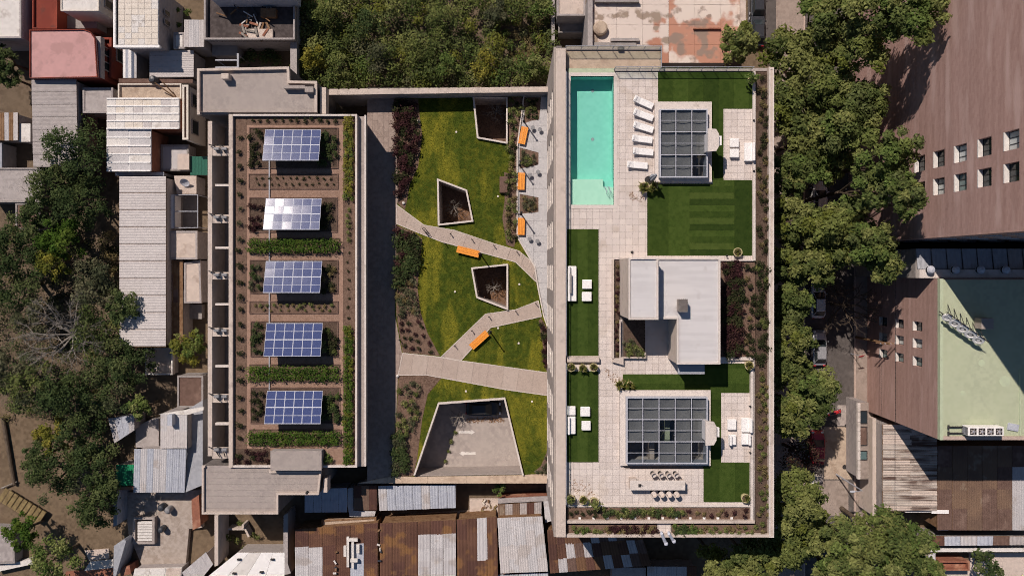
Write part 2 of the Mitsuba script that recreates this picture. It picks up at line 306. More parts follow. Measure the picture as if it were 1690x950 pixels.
# ---------------------------------------------------------------- sheets, houses, facades
def sheet_mesh(A, B, C, D, ribs=4, amp=.03, th=.03):
    """corrugated sheet on the quad A B C D (A->B across the ribs, A->D along them)"""
    A, B, C, D = (np.array(p, float) for p in (A, B, C, D)); n = np.cross(B - A, D - A); n /= np.linalg.norm(n); n = n if n[2] > 0 else -n
    k = 2 * ribs + 1; u = np.linspace(0, 1, k)[:, None]; off = (np.arange(k) % 2)[:, None] * amp
    e0, e1 = A + (B - A) * u + n * off, D + (C - D) * u + n * off
    v = np.vstack([e0, e1, e0 - n * th, e1 - n * th]); i = np.arange(k - 1); f = []
    q = lambda a, b, c, d: f.extend([np.stack([a, b, c], 1), np.stack([a, c, d], 1)])
    q(i, i + 1, i + 1 + k, i + k); q(i + 2 * k, i + 3 * k, i + 3 * k + 1, i + 2 * k + 1); q(i, i + 2 * k, i + 2 * k + 1, i + 1); q(i + k, i + k + 1, i + 3 * k + 1, i + 3 * k)
    o = np.array([0]); q(o, o + k, o + 3 * k, o + 2 * k); o = o + k - 1; q(o, o + 2 * k, o + 3 * k, o + k)
    return trimesh.Trimesh(v, np.vstack(f), process=False)
def sheets(parent, quad, cols, rows, mats, seed=0, ribs=4, amp=.03, jit=.02, name='roof_sheet', skip=0., along='v', lap=.06):
    rng = np.random.default_rng(seed); A, B, C, D = (np.array(p, float) for p in quad)
    if along == 'u': A, B, C, D = A, D, C, B; cols, rows = rows, cols
    P = lambda u, v: (A * (1 - u) + B * u) * (1 - v) + (D * (1 - u) + C * u) * v
    for r in range(rows):
        for c in range(cols):
            if rng.random() < skip: continue
            u0, u1, v0, v1 = c / cols, (c + 1) / cols - .004, r / rows, (r + 1) / rows + (lap / rows if r < rows - 1 else 0)
            lift = np.array([0, 0, rng.uniform(0, jit) + .012 * (r % 2) + .006 * (c % 2)]); j = lambda: rng.normal(size=3) * jit * .4
            m = mats(c, r, rng) if callable(mats) else mats[rng.integers(len(mats))]
            part(parent, name, sheet_mesh(P(u0, v0) + lift + j(), P(u1, v0) + lift + j(), P(u1, v1) + lift + j(), P(u0, v1) + lift + j(), ribs, amp), m)
def q3(pts, zs):
    return [(*at(x, y, z), z) for (x, y), z in zip(pts, zs if hasattr(zs, '__len__') else [zs] * 4)]
def house(name, label, pts, z, roof, wall, category='house', base=G, para=0, pmat=None, pw=.22, roofname='roof', group=None, slab=.14, win=()):
    k = thing(name, label, category, group); P = pg(pts, z)
    part(k, 'wall', prism(P.buffer(-.06, join_style=2), base, z - slab), wall)
    if roof: part(k, roofname, prism(P, z - slab, z), roof)
    if para: part(k, 'parapet', prism(ring(P, pw), z, z + para), pmat or wall)
    for e, t0, t1, z0, z1 in win:      # openings on edge e: recess frame and pane
        a, b = np.array(at(*pts[e], z)), np.array(at(*pts[(e + 1) % len(pts)], z)); L = np.linalg.norm(b - a); u = (b - a) / L; n = np.array([u[1], -u[0]])
        if Polygon(P).contains(Point(*((a + b) / 2 + n * .05))): n = -n
        o = [*(a - n * .03), 0]; U, N = [*u, 0], [*n, 0]
        R = sbox(L * t0, z0, L * t1, z1)
        w = part(k, 'window', frame(prism(ring(R.buffer(.09, join_style=2), .10), -.05, .09), o, U, N), 'm_concrete')
        part(w, 'pane', frame(prism(R, -.05, .02), o, U, N), 'm_glass_dark')
    return k
def facade(k, o, u, n, outline, holes, th, wall, glass, sillmat='m_capping_pale', mull=1, name='facade'):
    W = Polygon(outline)
    for h in holes: W = W.difference(sbox(*h))
    part(k, name, frame(prism(W, 0, th), o, u, n), wall)
    for i, h in enumerate(holes):
        R = sbox(*h); g = glass if isinstance(glass, str) else glass[i % len(glass)]
        w = part(k, 'window', frame(prism(R, -.02, .02), o, u, n), g)
        fr = [ring(R, .06)] + [sbox(h[0] + (h[2] - h[0]) * (j + 1) / (mull + 1) - .025, h[1] + .05, h[0] + (h[2] - h[0]) * (j + 1) / (mull + 1) + .025, h[3] - .05) for j in range(mull)]
        part(w, 'frame', frame(prism(unary_union(fr), .02, .07), o, u, n), 'm_dark_metal')
        part(w, 'sill', frame(prism(sbox(h[0] + .004, h[1] - .05, h[2] - .004, h[1] + .05), .02, th + .04), o, u, n), sillmat)
# ================================================================ SETTING
struct('ground', box(-260, -260, G - .5, 260, 260, G), 'm_dirt')
sx0, sx1 = at(1328, 0, G)[0], at(1409, 0, G)[0]
struct('street', box(sx0, -120, G - .1, sx1, 140, G + .006), 'm_asphalt')
struct('sidewalk', box(at(1268, 0, G)[0], -120, G - .1, sx0 - .18, 140, G + .12), 'm_sidewalk')
struct('sidewalk', box(sx1 + .18, -120, G - .1, at(1440, 0, G)[0], 140, G + .12), 'm_sidewalk')
struct('kerb', box(sx0 - .18, -120, G - .1, sx0, 140, G + .14), 'm_curb_pink')
struct('kerb', box(sx1, -120, G - .1, sx1 + .18, 140, G + .14), 'm_curb_pink')
# concrete bays patched into the street
for i, (y0, y1, x0, x1) in enumerate([(668, 702, 1382, 1407), (704, 790, 1360, 1408), (792, 850, 1352, 1400)]):
    struct('street_patch', prism(pr(x0, y0, x1, y1, G), G + .006, G + .012), ['m_floor_park', 'm_sandy', 'm_sidewalk'][i])
# --- garden podium with four light wells
PITS = [[(782, 161), (789, 227.5), (836, 236), (836, 161)], [(723.5, 297.5), (769.5, 315), (779.5, 364.5), (725, 370.5)],
        [(779.6, 443), (836.8, 437), (836.8, 508.8), (787.8, 489.8)], [(683.6, 786), (724.7, 665), (832.4, 657), (862.7, 782.7)]]
PITP = [pg(p, 0) for p in PITS]
POD = pg([(606, 145), (906, 145), (906, 797), (606, 797)], 0)
for p in PITP: POD = POD.difference(p)
struct('garden_podium', prism(POD, G, -.06), 'm_concrete_dark')
struct('parking_floor', prism(pg([(612, 150), (905, 150), (905, 792), (612, 792)], 0), G - .05, G + .01), 'm_floor_park')
GB = lambda pts: pg(pts, 0)
WALK = [(606, 150), (649, 150), (651, 200), (655, 250), (657, 330), (655, 338), (655, 368), (652, 520), (663.5, 582), (664, 583), (657, 619), (650, 760), (645, 786), (606, 797)]
TERR = [(864.5, 160), (905.5, 160), (905.5, 545), (897, 520), (887, 470), (882.5, 440), (853.5, 391), (853.5, 244)]
PATH1 = [(655, 338.5), (699.7, 371.6), (749.5, 380), (815, 402), (856, 414), (878, 432), (882.3, 440), (887, 466), (882, 462), (851, 432), (777, 411.5), (730, 399), (681, 380), (655, 369)]
PATH2 = [(888.2, 496.3), (893.5, 521.8), (809.7, 540), (760.4, 594.8), (727.6, 589), (801.5, 518), (851, 511)]
PATH3 = [(664.6, 582.5), (727.6, 589), (760.4, 594.8), (905.5, 615), (905.5, 652), (833.6, 642), (704, 618), (657.5, 618.5)]
BEDW1 = [(649, 164), (690, 164), (693, 195), (697, 225), (690, 275), (676, 305), (672, 330), (668, 346), (657, 336), (657, 300), (654, 245), (651, 200)]
BEDW2 = [(655, 372), (684, 383), (697, 394), (693, 430), (689, 475), (694, 515), (706, 550), (726, 587), (664.6, 581.5), (654, 520)]
BEDW3 = [(658, 620), (703, 619), (729, 623), (706, 650), (697, 690), (688, 760), (682, 785), (647, 786), (652, 740)]
BEDE = [(832, 284), (845, 288), (852.6, 250), (852.6, 392), (848, 408), (836, 404), (829, 360), (833, 330)]
BEDN = [(837, 161), (864, 161), (857, 225), (853, 244), (850, 262), (838, 250)]
BEDSE = [(889, 529), (893, 524), (904.5, 545), (904.5, 612), (901, 611), (896, 570)]
BEDSW = [(881, 778), (893, 768), (904.5, 740), (904.5, 780)]
TB = [[(864.5, 161), (893, 161), (890, 198), (876, 200), (866, 204)], [(857.5, 243.7), (888.7, 252), (888.7, 272), (857.5, 279)], [(857.5, 320), (888.7, 326), (888.7, 350), (857.5, 353)]]
wk, terr = GB(WALK), GB(TERR)
paths = [GB(PATH1), GB(PATH2), GB(PATH3)]
beds = [GB(b) for b in (BEDW1, BEDW2, BEDW3, BEDE, BEDN, BEDSE, BEDSW)]
LAWN = GB([(640, 158), (906, 158), (906, 786), (640, 786)])
for p in [wk, terr] + paths + beds + [q.buffer(.02) for q in PITP]: LAWN = LAWN.difference(p)
struct('lawn', prism(LAWN, -.2, 0.0), 'm_lawn', 'mown garden lawn with yellowed dry patches between the beige paths')
_r = np.random.default_rng(5); V, Cc = [], []
for g in getattr(LAWN, 'geoms', [LAWN]):
    x0, y0, x1, y1 = g.bounds; n = int(g.area * 95); import shapely
    q = np.c_[_r.uniform(x0, x1, n * 3), _r.uniform(y0, y1, n * 3)]; V.append(q[shapely.contains_xy(g, q)][:n])
q = np.vstack(V); n = len(q); a = _r.uniform(0, 6.28, n); h = _r.uniform(.03, .085, n); d = np.c_[np.cos(a), np.sin(a)] * .035; ln = _r.normal(size=(n, 2)) * .045
v = np.stack([np.c_[q - d, np.zeros(n)], np.c_[q + d, np.zeros(n)], np.c_[q + ln, h]], 1).reshape(-1, 3)
yel = np.clip((meshkit.fbm(np.c_[q * [.52, .19] + [40.7, 9.3], np.zeros(n)], 4) - .46) / .14, 0, 1)[:, None]
col = (np.array([.066, .090, .014]) * (1 - yel * .8) + np.array([.23, .205, .026]) * yel * .8) * _r.uniform(.7, 1.3, (n, 1))
stuff('grass', trimesh.Trimesh(v, np.arange(3 * n).reshape(-1, 3), process=False), 'm_leaf', 'short green grass blades with yellow patches covering the garden lawn', 'grass', color=np.repeat(col, 3, 0))
for b in beds: struct('soil_bed', prism(b, -.2, .02), 'm_mulch')
# paved walk along the solar building, set in rows
k = struct('walk', prism(wk, -.2, .01), 'm_joint', 'pinkish paved walk beside the solar panel building')
wx0, wy0, wx1, wy1 = wk.bounds; rest = []; nt = 0
for i in range(int((wx1 - wx0) / .62) + 1):
    for j in range(int((wy1 - wy0) / 1.24) + 1):
        o = .62 * (i % 2); t = sbox(wx0 + i * .62 + .008, wy0 + j * 1.24 + o + .008, wx0 + (i + 1) * .62 - .008, wy0 + (j + 1) * 1.24 + o - .008).intersection(wk)
        if t.area < .05: continue
        if nt < 140: part(k, 'paver', prism(t, .01, .035 + .004 * ((i * 7 + j * 3) % 3)), 'm_walk'); nt += 1
        else: rest.append(prism(t, .01, .035 + .004 * ((i * 7 + j * 3) % 3)))
part(k, 'small_paver', cat(rest), 'm_walk', kind='stuff')
def strip_slabs(key, poly, p0, p1, wid, step, mats, z0, z1, gap=.02):
    """slabs laid across a path from p0 to p1 (pixels at z = 0)"""
    a, b = np.array(at(*p0, 0)), np.array(at(*p1, 0)); L = np.linalg.norm(b - a); u = (b - a) / L; w = np.array([-u[1], u[0]])
    for i in range(int(L / step) + 1):
        s0, s1 = i * step + gap / 2, (i + 1) * step - gap / 2
        t = Polygon([a + u * s0 - w * wid, a + u * s1 - w * wid, a + u * s1 + w * wid, a + u * s0 + w * wid]).intersection(poly)
        if t.area > .02: part(key, 'slab', prism(t, z0, z1), mats[i % len(mats)])
for P, segs, lab in [(paths[0], [((650, 352), (880, 440))], 'beige slab path crossing the lawn past the kinked light well'),
                     (paths[1], [((742, 600), (905, 500))], 'beige slab path climbing diagonally from the main path to the terrace'),
                     (paths[2], [((655, 600), (906, 634))], 'widest beige slab path crossing the lawn to the pool building')]:
    k = struct('path', prism(P, -.2, .02), 'm_joint', lab)
    for p0, p1 in segs: strip_slabs(k, P, p0, p1, 9, 1.75, ['m_path', 'm_path_b', 'm_path'], .02, .055)
    part(k, 'edging', prism(ring(P.buffer(.05), .07), -.05, .075), 'm_capping_pale')
tt = terr
for b in TB: tt = tt.difference(GB(b))
k = struct('terrace', prism(tt, -.2, .05), 'm_joint', 'pale grey concrete terrace with orange benches beside the pool building')
tx0, ty0, tx1, ty1 = tt.bounds
for i in range(2):
    for j in range(int((ty1 - ty0) / 1.8) + 1):
        t = sbox(tx0 + i * 1.9 + .01, ty0 + j * 1.8 + .01, tx0 + (i + 1) * 1.9 - .01, ty0 + (j + 1) * 1.8 - .01).intersection(tt)
        if t.area > .05: part(k, 'slab', prism(t, .05, .10), ['m_terrace', 'm_terrace_b'][(i * 3 + j * 5) % 2])
for b in TB: struct('soil_bed', prism(GB(b), -.2, .06), 'm_mulch')
part(k, 'edging', prism(terr.exterior.buffer(.07).intersection(GB([(845, 158), (866, 158), (866, 395), (884, 440), (905, 545), (850, 470)])), -.1, .28), 'm_capping_pale')
# --- garden walls
k = thing('garden_wall', 'long low pale capped wall along the north edge of the garden, below the thicket', 'wall')
gw = pg([(541, 147), (905.5, 143), (905.5, 152), (541, 158)], 2.2)
part(k, 'wall', prism(gw.buffer(-.08), G, 2.08), 'm_wall_grey')
a_, b_ = np.array(at(541, 152.5, 2.2)), np.array(at(905.5, 147.5, 2.2))
for i in range(22): part(k, 'coping', prism(Polygon([a_ + (b_ - a_) * (i + .005) / 22, a_ + (b_ - a_) * (i + .995) / 22, a_ + (b_ - a_) * (i + .995) / 22 + [0, 2]]).convex_hull.union(LineString([a_ + (b_ - a_) * (i + .005) / 22, a_ + (b_ - a_) * (i + .995) / 22]).buffer(.29, cap_style=2)).intersection(gw), 2.08, 2.2), 'm_capping')
k = thing('garden_wall', 'broad sandy capped wall along the south edge of the garden, above the shed roofs', 'wall')
part(k, 'wall', prism(pg([(590, 797), (645, 786), (684, 787), (863, 784), (905.5, 781), (905.5, 797)], .1).buffer(-.06), G, .0), 'm_sandy')
xs = [575, 640, 705, 770, 835, 905]
for a, b in zip(xs[:-1], xs[1:]): part(k, 'coping', prism(pg([(590, 797), (645, 785.5), (684, 786.5), (863, 783.5), (905.5, 780.5), (905.5, 797)], .1).intersection(pr(a + .2, 700, b - .2, 900, .1)), 0., .1), 'm_sand')
# light well kerbs
LW = ['light well kerb at the garden north wall with a bare tree inside', 'kinked light well kerb above the first path with a pale bare tree inside',
      'light well kerb on the lawn between the first and second path', 'largest light well kerb, showing two white arrows on the parking floor below']
for i, p in enumerate(PITS):
    k = thing('light_well', LW[i], 'light well'); P = PITP[i]; Q = P.buffer(.13, join_style=2)
    if i == 3: Q = Q.difference(pr(600, 782, 905, 800, 0))
    if i == 0: Q = Q.difference(pr(700, 140, 905, 161.5, 0))
    c = list(p); R = Q.difference(P.buffer(-.06, join_style=2))
    for j in range(4):
        a, b = np.array(at(*c[j], 0)), np.array(at(*c[(j + 1) % 4], 0)); cen = np.array(P.centroid.coords[0])
        a2, b2 = cen + (a - cen) * 1.6, cen + (b - cen) * 1.6
        seg = R.intersection(Polygon([cen, a2, b2]).buffer(-.004))
        if seg.area > .05: part(k, 'kerb_wall', prism(seg, -.3, .34 if i < 3 else .42), 'm_capping_pale')
for i, P in enumerate(PITP): part('garden_podium', 'well_lining', prism(P.difference(P.buffer(-.07, join_style=2)), G + .02, -.31), 'm_concrete')
for P in PITP[:3]: struct('well_soil', prism(P, G, G + .05), 'm_mulch')
k = thing('painted_arrow', 'white painted arrow pointing right on the parking floor, the upper of two', 'road marking')
def arrow(x0, x1, y, right=True):
    a, b = (x0, x1) if right else (x1, x0); s = 1 if right else -1
    return pg([(a, y - 2.1), (b - s * 7, y - 2.1), (b - s * 7, y - 4.5), (b, y), (b - s * 7, y + 4.5), (b - s * 7, y + 2.1), (a, y + 2.1)], G)
put(k, prism(arrow(757, 784, 712.5), G + .012, G + .018), 'm_white_old')
single('painted_arrow', prism(arrow(758, 785, 747.6, False), G + .012, G + .018), 'm_white_old', 'white painted arrow pointing left on the parking floor, the lower of two', 'road marking')

# ================================================================ POOL BUILDING
ZR = 13.3
B = thing('apartment_building', 'wide pale building topped by a roof terrace with pool, lawns and two skylights', 'building')
OUT = [(917, 77), (1093, 77), (1093, 111), (1277, 111), (1277, 886), (917, 886)]
PB = pg(OUT, ZR)
POOL, POOLS = pr(942, 126, 1013, 338, ZR), pr(943, 298, 1012, 338, ZR)
SK1, SK2 = pr(1090, 181, 1167, 292, ZR), pr(1035, 656, 1167, 764, ZR)
body = PB.buffer(-.05, join_style=2)
for h in (POOL.buffer(.12, join_style=2), SK1, SK2): body = body.difference(h)
part(B, 'wall', prism(body, G, ZR - .12), 'm_concrete_dark')
LAWNS = {
 'north': [(1086, 119), (1243, 119), (1243, 180), (1194, 180), (1194, 297), (1175, 297), (1175, 168), (1086, 168)],
 'mid': [(1068, 303), (1176, 303), (1176, 297), (1241, 297), (1241, 422), (1068, 422)],
 'west': [(936, 378), (988, 378), (988, 587), (936, 587)], 'southwest': [(936, 612), (988, 612), (988, 762), (936, 762)],
 'court': [(1028, 617), (1120, 617), (1120, 600), (1237, 600), (1237, 648), (1190, 648), (1190, 763), (1173, 763), (1173, 643), (1028, 643)],
 'corner': [(1161, 769), (1174, 769), (1174, 763), (1237, 763), (1237, 828), (1161, 828)]}
LW_ = {k: pg(v, ZR) for k, v in LAWNS.items()}
PLANTERS = {'east': [(1247, 118), (1268, 118), (1268, 880), (1247, 880)], 'south': [(936, 837), (1241, 837), (1241, 858), (936, 858)],
  'southw': [(936, 865), (1083, 865), (1083, 881), (936, 881)], 'southe': [(1109, 865), (1247, 865), (1247, 881), (1109, 881)],
  'bed': [(1190, 431), (1246, 431), (1246, 588), (1190, 588)], 'towerw': [(1013.5, 430), (1022, 430), (1022, 589), (1013.5, 589)], 'towers': [(1029, 528), (1064, 528), (1064, 589), (1029, 589)]}
PL = {k: pg(v, ZR) for k, v in PLANTERS.items()}
TOW = unary_union([pr(1024, 427, 1086, 527, ZR), pr(1086, 427, 1186, 527, ZR), pr(1107, 520, 1186, 596, ZR)])
DECK = pr(935, 119, 1246, 836, ZR).union(pr(1083, 862, 1109, 882, ZR)).difference(POOL.buffer(.3, join_style=2)).difference(SK1.buffer(.5)).difference(SK2.buffer(.5)).difference(TOW)
for p in list(LW_.values()) + [q.buffer(.12, join_style=2) for q in PL.values()]: DECK = DECK.difference(p)
part(B, 'deck_base', prism(DECK, ZR - .12, ZR - .04), 'm_joint')
cells, dx = [], .63
x0, y0, x1, y1 = DECK.bounds
for i in range(int((x1 - x0) / dx) + 1):
    for j in range(int((y1 - y0) / dx) + 1):
        t = sbox(x0 + i * dx + .009, y0 + j * dx + .009, x0 + (i + 1) * dx - .009, y0 + (j + 1) * dx - .009).intersection(DECK)
        if t.area > .03: cells.append((t, (i * 13 + j * 7 + i * j) % 11))
cells.sort(key=lambda c: -round(c[0].area, 3)); rest = {}
for n_, (t, c) in enumerate(cells):
    m = ['m_paver', 'm_paver_b', 'm_paver_c'][0 if c < 6 else 1 if c < 9 else 2]; g = prism(t, ZR - .04, ZR + .003 * (c % 3))
    if n_ < 300: part(B, 'deck_paver', g, m)
    else: rest.setdefault(m, []).append(g)
for m, g in rest.items(): part(B, 'small_deck_paver', cat(g), m, kind='stuff')
part(B, 'north_terrace', prism(pr(934, 82.5, 1091, 112.5, ZR), ZR - .2, ZR - .07), 'm_tile_tan')
for nm, step, vert in [('north', 25, 1), ('west', 17, 1), ('southwest', 17, 1), ('court', 26, 0), ('corner', 26, 1)]:
    P = LW_[nm]; X0, Y0, X1, Y1 = P.bounds; w = step * .058; L = (X1 - X0) if vert else (Y1 - Y0)
    for i in range(int(L / w) + 1):
        s = sbox(X0 + i * w, Y0, X0 + (i + 1) * w - .006, Y1) if vert else sbox(X0, Y0 + i * w, X1, Y0 + (i + 1) * w - .006)
        t = s.intersection(P)
        if t.area > .05: part(B, 'turf_roll', prism(t, ZR - .12, ZR + .012 + .008 * (i % 2)), ['m_turf_a', 'm_turf_b', 'm_turf_a', 'm_turf_c'][i % 4])
for i, (a, b, c, d, m) in enumerate([(1068, 303, 1103, 422.4, 'm_turf_a'), (1103, 297, 1138, 422.4, 'm_turf_b')] + [(1138, 297 + j * 10.4, 1212, 307.4 + j * 10.4, ['m_turf_b', 'm_turf_a', 'm_turf_d', 'm_turf_c'][j % 4]) for j in range(12)] + [(1212, 297, 1242, 422.4, 'm_turf_c')]):
    t = pr(a, b, c, d, ZR).buffer(-.003).intersection(LW_['mid'])
    if t.area > .05: part(B, 'turf_roll', prism(t, ZR - .12, ZR + .012 + .008 * (i % 2)), m)
# pool: basin walls, floor, shelf, water
pq = POOL
part(B, 'pool_wall', prism(pq.buffer(.12, join_style=2).difference(pq), ZR - 1.75, ZR - .02), 'm_pool')
part(B, 'pool_floor', prism(pq.buffer(.12, join_style=2), ZR - 1.95, ZR - 1.45), 'm_pool')
part(B, 'pool_shelf', prism(unary_union([pr(942, 308, 1013, 338, ZR), pr(942, 295, 996, 310, ZR)]), ZR - 1.45, ZR - .32), 'm_pool_shelf')
part(B, 'pool_step', prism(pr(996, 297, 1013, 308, ZR), ZR - 1.45, ZR - .75), 'm_pool')
for y in (150, 230): part(B, 'pool_drain', prism(Point(*at(978, y, ZR - 1.45)).buffer(.16, 8), ZR - 1.45, ZR - 1.43), 'm_frame')
part(B, 'pool_tile_band', prism(pq.difference(pq.buffer(-.015, join_style=2)), ZR - .28, ZR - .03), 'm_green_sheet_dk')
part(B, 'pool_coping', prism(pq.buffer(.34, join_style=2).difference(pq), ZR - .1, ZR + .04), 'm_capping_pale')
wv = pq.bounds; nx, ny = 24, 72; gx, gy = np.meshgrid(np.linspace(wv[0], wv[2], nx), np.linspace(wv[1], wv[3], ny)); pts = np.c_[gx.ravel(), gy.ravel()]
wz = ZR - .10 + .012 * (meshkit.fbm(np.c_[pts * 1.6, np.zeros(len(pts))], 2, 3) - .5)
ii = (np.arange(ny - 1)[:, None] * nx + np.arange(nx - 1)).ravel()
part(B, 'pool_water', (np.c_[pts, wz], np.c_[ii, ii + 1, ii + nx + 1, ii + nx]), 'm_water', smooth=True)
# parapets and kerbs of the roof
part(B, 'west_coping', pbox(917.5, 80, 934, 886, ZR - .1, ZR + .75, .03), 'm_capping')
a_ = pg([(1266, 111), (1277, 111), (1277, 886), (934, 886), (934, 881.5), (1266, 881.5)], ZR + .5)
part(B, 'parapet', prism(a_.intersection(pr(1269, 100, 1290, 900, ZR + .5).union(pr(930, 881.5, 1290, 900, ZR + .5))), ZR - .2, ZR + .5), 'm_capping')
part(B, 'parapet_coping', prism(ring(pg([(1269.5, 112), (1277.5, 112), (1277.5, 886.5), (1269.5, 886.5)], ZR + .56), .13), ZR + .5, ZR + .56), 'm_capping_pale')
part(B, 'planter_kerb', pbox(1243, 118, 1247, 430, ZR - .1, ZR + .30), 'm_capping_pale')
part(B, 'planter_kerb', pbox(1239, 600, 1243.5, 862, ZR - .1, ZR + .30), 'm_capping_pale')
part(B, 'planter_kerb', pbox(1188, 427.5, 1246, 430.5, ZR - .1, ZR + .25), 'm_capping_pale')
part(B, 'planter_kerb', pbox(1188, 589, 1243, 594, ZR - .1, ZR + .25), 'm_capping_pale')
part(B, 'planter_kerb', pbox(935, 832, 1239, 836, ZR - .1, ZR + .12), 'm_capping_pale')
part(B, 'planter_kerb', pbox(935, 858.5, 1246, 863, ZR - .1, ZR + .42), 'm_capping')
part(B, 'planter_kerb', pbox(935, 589, 989, 597, ZR - .1, ZR + .45), 'm_capping')
part(B, 'planter_kerb', pbox(1010.5, 428, 1013.5, 591, ZR - .1, ZR + .40), 'm_capping')
part(B, 'planter_kerb', prism(pg([(1013.5, 591), (1010.5, 597), (1029, 602), (1029, 591), (1066.5, 591), (1066.5, 582), (1064, 582), (1064, 589), (1024.5, 589), (1024.5, 528), (1022.5, 528), (1022.5, 591)], ZR + .4), ZR - .1, ZR + .4), 'm_capping')
for nm, P in PL.items(): part(B, 'planter_soil', prism(P, ZR - .3, ZR + .06), 'm_mulch' if nm in ('south', 'bed', 'southw', 'southe') else 'm_soil')
# west facade with recessed window bands
o = np.array([at(917, 886, ZR)[0] + .05, 0, 0]); Y0, Y1 = at(0, 886, ZR)[1], at(0, 77, ZR)[1]
hol = [[y, zb, y + 2.6, zb + 1.5] for zb in (1.2, 4.3, 7.4, 10.4) for y in np.arange(Y0 + 2.0, Y1 - 3.5, 4.3)]
facade(B, o, (0, 1, 0), (-1, 0, 0), [(Y0, G), (Y1, G), (Y1, ZR - .12), (Y0, ZR - .12)], hol, .22, 'm_concrete', 'm_glass_dark', mull=1)
# stair and lift tower
ZT, ZL = 18.5, 16.9
part(B, 'tower_wall', prism(pg([(1037, 425.5), (1086, 425.5), (1086, 526.5), (1037, 526.5)], ZT).buffer(-.03), ZR - .1, ZT - .05), 'm_capping')
part(B, 'tower_roof', prism(pr(1039.5, 428, 1083.5, 523.5, ZT), ZT - .05, ZT + .02), 'm_white_roof')
part(B, 'tower_parapet', prism(ring(pr(1037, 425, 1086, 527, ZT), .16), ZT - .05, ZT + .16), 'm_capping_pale')
lowp = pg([(1083, 425.5), (1188, 425.5), (1188, 600.5), (1116.5, 600.5), (1116.5, 526), (1083, 526)], ZL)
part(B, 'tower_wall', prism(lowp.buffer(-.03).difference(pr(1030, 420, 1086, 530, ZT)), ZR - .1, ZL - .05), 'm_capping')
part(B, 'tower_roof', prism(lowp.buffer(-.15, join_style=2).difference(pr(1030, 420, 1086.3, 530, ZT)), ZL - .05, ZL + .02), 'm_white_roof')
part(B, 'tower_parapet', prism(ring(lowp, .16).difference(pr(1030, 420, 1086.6, 530, ZT)), ZL - .05, ZL + .18), 'm_capping_pale')
v = part(B, 'roof_vent', pbox(1121, 494, 1134.5, 514, ZL, ZL + .95), 'm_concrete')
part(v, 'vent_cap', pbox(1120.3, 493.3, 1135.2, 514.8, ZL + .95, ZL + 1.03), 'm_concrete_dark')
part(B, 'court_floor', prism(pr(1064.5, 527, 1108, 583, ZR), ZR - .04, ZR + .03), 'm_paver_c')
part(B, 'door_canopy', pbox(1119, 601, 1163, 617, ZR + 2.5, ZR + 2.6), 'm_frame')
w = part(B, 'window', box(*at(1089, 526.6, ZL), ZR + .3, *[c + d for c, d in zip(at(1107, 526.6, ZL), (0, .05))], ZR + 2.6), 'm_glass_dark')
for i in range(3): part(B, 'tower_louver', pbox(1084.9, 440 + i * 28, 1086.9, 458 + i * 28, ZL + .5, ZL + 1.2), 'm_dark_metal')
# skylights
def skylight(px, glass, z0, cols, rows, floor_z, cut=None):
    k = part(B, 'skylight', prism(pr(*px, ZR + .35).difference(pr(*glass, ZR + .35)), ZR - .1, ZR + .35), 'm_capping_pale')
    zt = ZR + 1.0; g = pr(*glass, zt); X0, Y0, X1, Y1 = g.bounds
    part(k, 'skylight_base', prism(ring(g, .14), ZR - .1, zt - .06), 'm_frame')
    fr, mn = [ring(g, .11)], []
    for i in range(1, cols): x = X0 + (X1 - X0) * i / cols; fr.append(sbox(x - .034, Y0, x + .034, Y1))
    for j in range(1, rows):
        y = Y0 + (Y1 - Y0) * j / rows
        (fr if j % 2 == 0 else mn).append(sbox(X0, y - (.034 if j % 2 == 0 else .02), X1, y + (.034 if j % 2 == 0 else .02)))
    part(k, 'skylight_frame', prism(unary_union(fr), zt - .05, zt + .025), 'm_frame_lt')
    part(k, 'glazing_bar', prism(unary_union(mn).difference(unary_union(fr)), zt - .05, zt + .02), 'm_frame')
    for i in range(cols):
        for j in range(rows):
            a, b, c, d = X0 + (X1 - X0) * i / cols, X0 + (X1 - X0) * (i + 1) / cols, Y0 + (Y1 - Y0) * j / rows, Y0 + (Y1 - Y0) * (j + 1) / rows
            part(B, 'glass_pane', (np.array([[a, c, zt - .02], [b, c, zt - .02], [b, d, zt - .02], [a, d, zt - .02]]), np.array([[0, 1, 2], [0, 2, 3]])), 'm_pane')
skylight((1081, 168, 1175, 300), (1089, 180, 1168, 293), 0, 3, 6, 9.5)
def blind(g, cols, c, rows, r, zt):
    X0, Y0, X1, Y1 = pr(*g, zt).bounds; a, b, y0, y1 = X0 + (X1 - X0) * (c + .03) / cols, X0 + (X1 - X0) * (c + .97) / cols, Y0 + (Y1 - Y0) * (r + .02) / rows, Y0 + (Y1 - Y0) * (r + .96) / rows
    n = 9; gx, gy = np.meshgrid(np.linspace(0, 1, n), np.linspace(0, 1, n)); v = np.c_[(a + (b - a) * gx).ravel(), (y0 + (y1 - y0) * gy + .05 * np.sin(gx * math.pi) * (1 - 2 * (gy < .5)) * (abs(gy - .5) > .4)).ravel(), (zt - .22 - .14 * np.sin(gx * math.pi) * np.sin(gy * math.pi)).ravel()]
    i = (np.arange(n - 1)[:, None] * n + np.arange(n - 1)).ravel(); part(B, 'blind', cat([trimesh.Trimesh(v, np.vstack([np.c_[i, i + 1, i + n + 1], np.c_[i, i + n + 1, i + n]]), process=False), box(a, y0 - .03, zt - .25, b, y0 + .03, zt - .2)]), 'm_blind', smooth=50)
for c in range(3):
    for r in range(3):
        if not (c == 2 and r == 0): blind((1089, 180, 1168, 293), 3, c, 3, r, ZR + 1.0)
for c in range(5): blind((1034, 655, 1168, 765), 5, c, 3, 2, ZR + 1.0)
for c, r in ((0, 1), (1, 1), (3, 1), (4, 1), (2, 0), (3, 0)): blind((1034, 655, 1168, 765), 5, c, 3, r, ZR + 1.0)
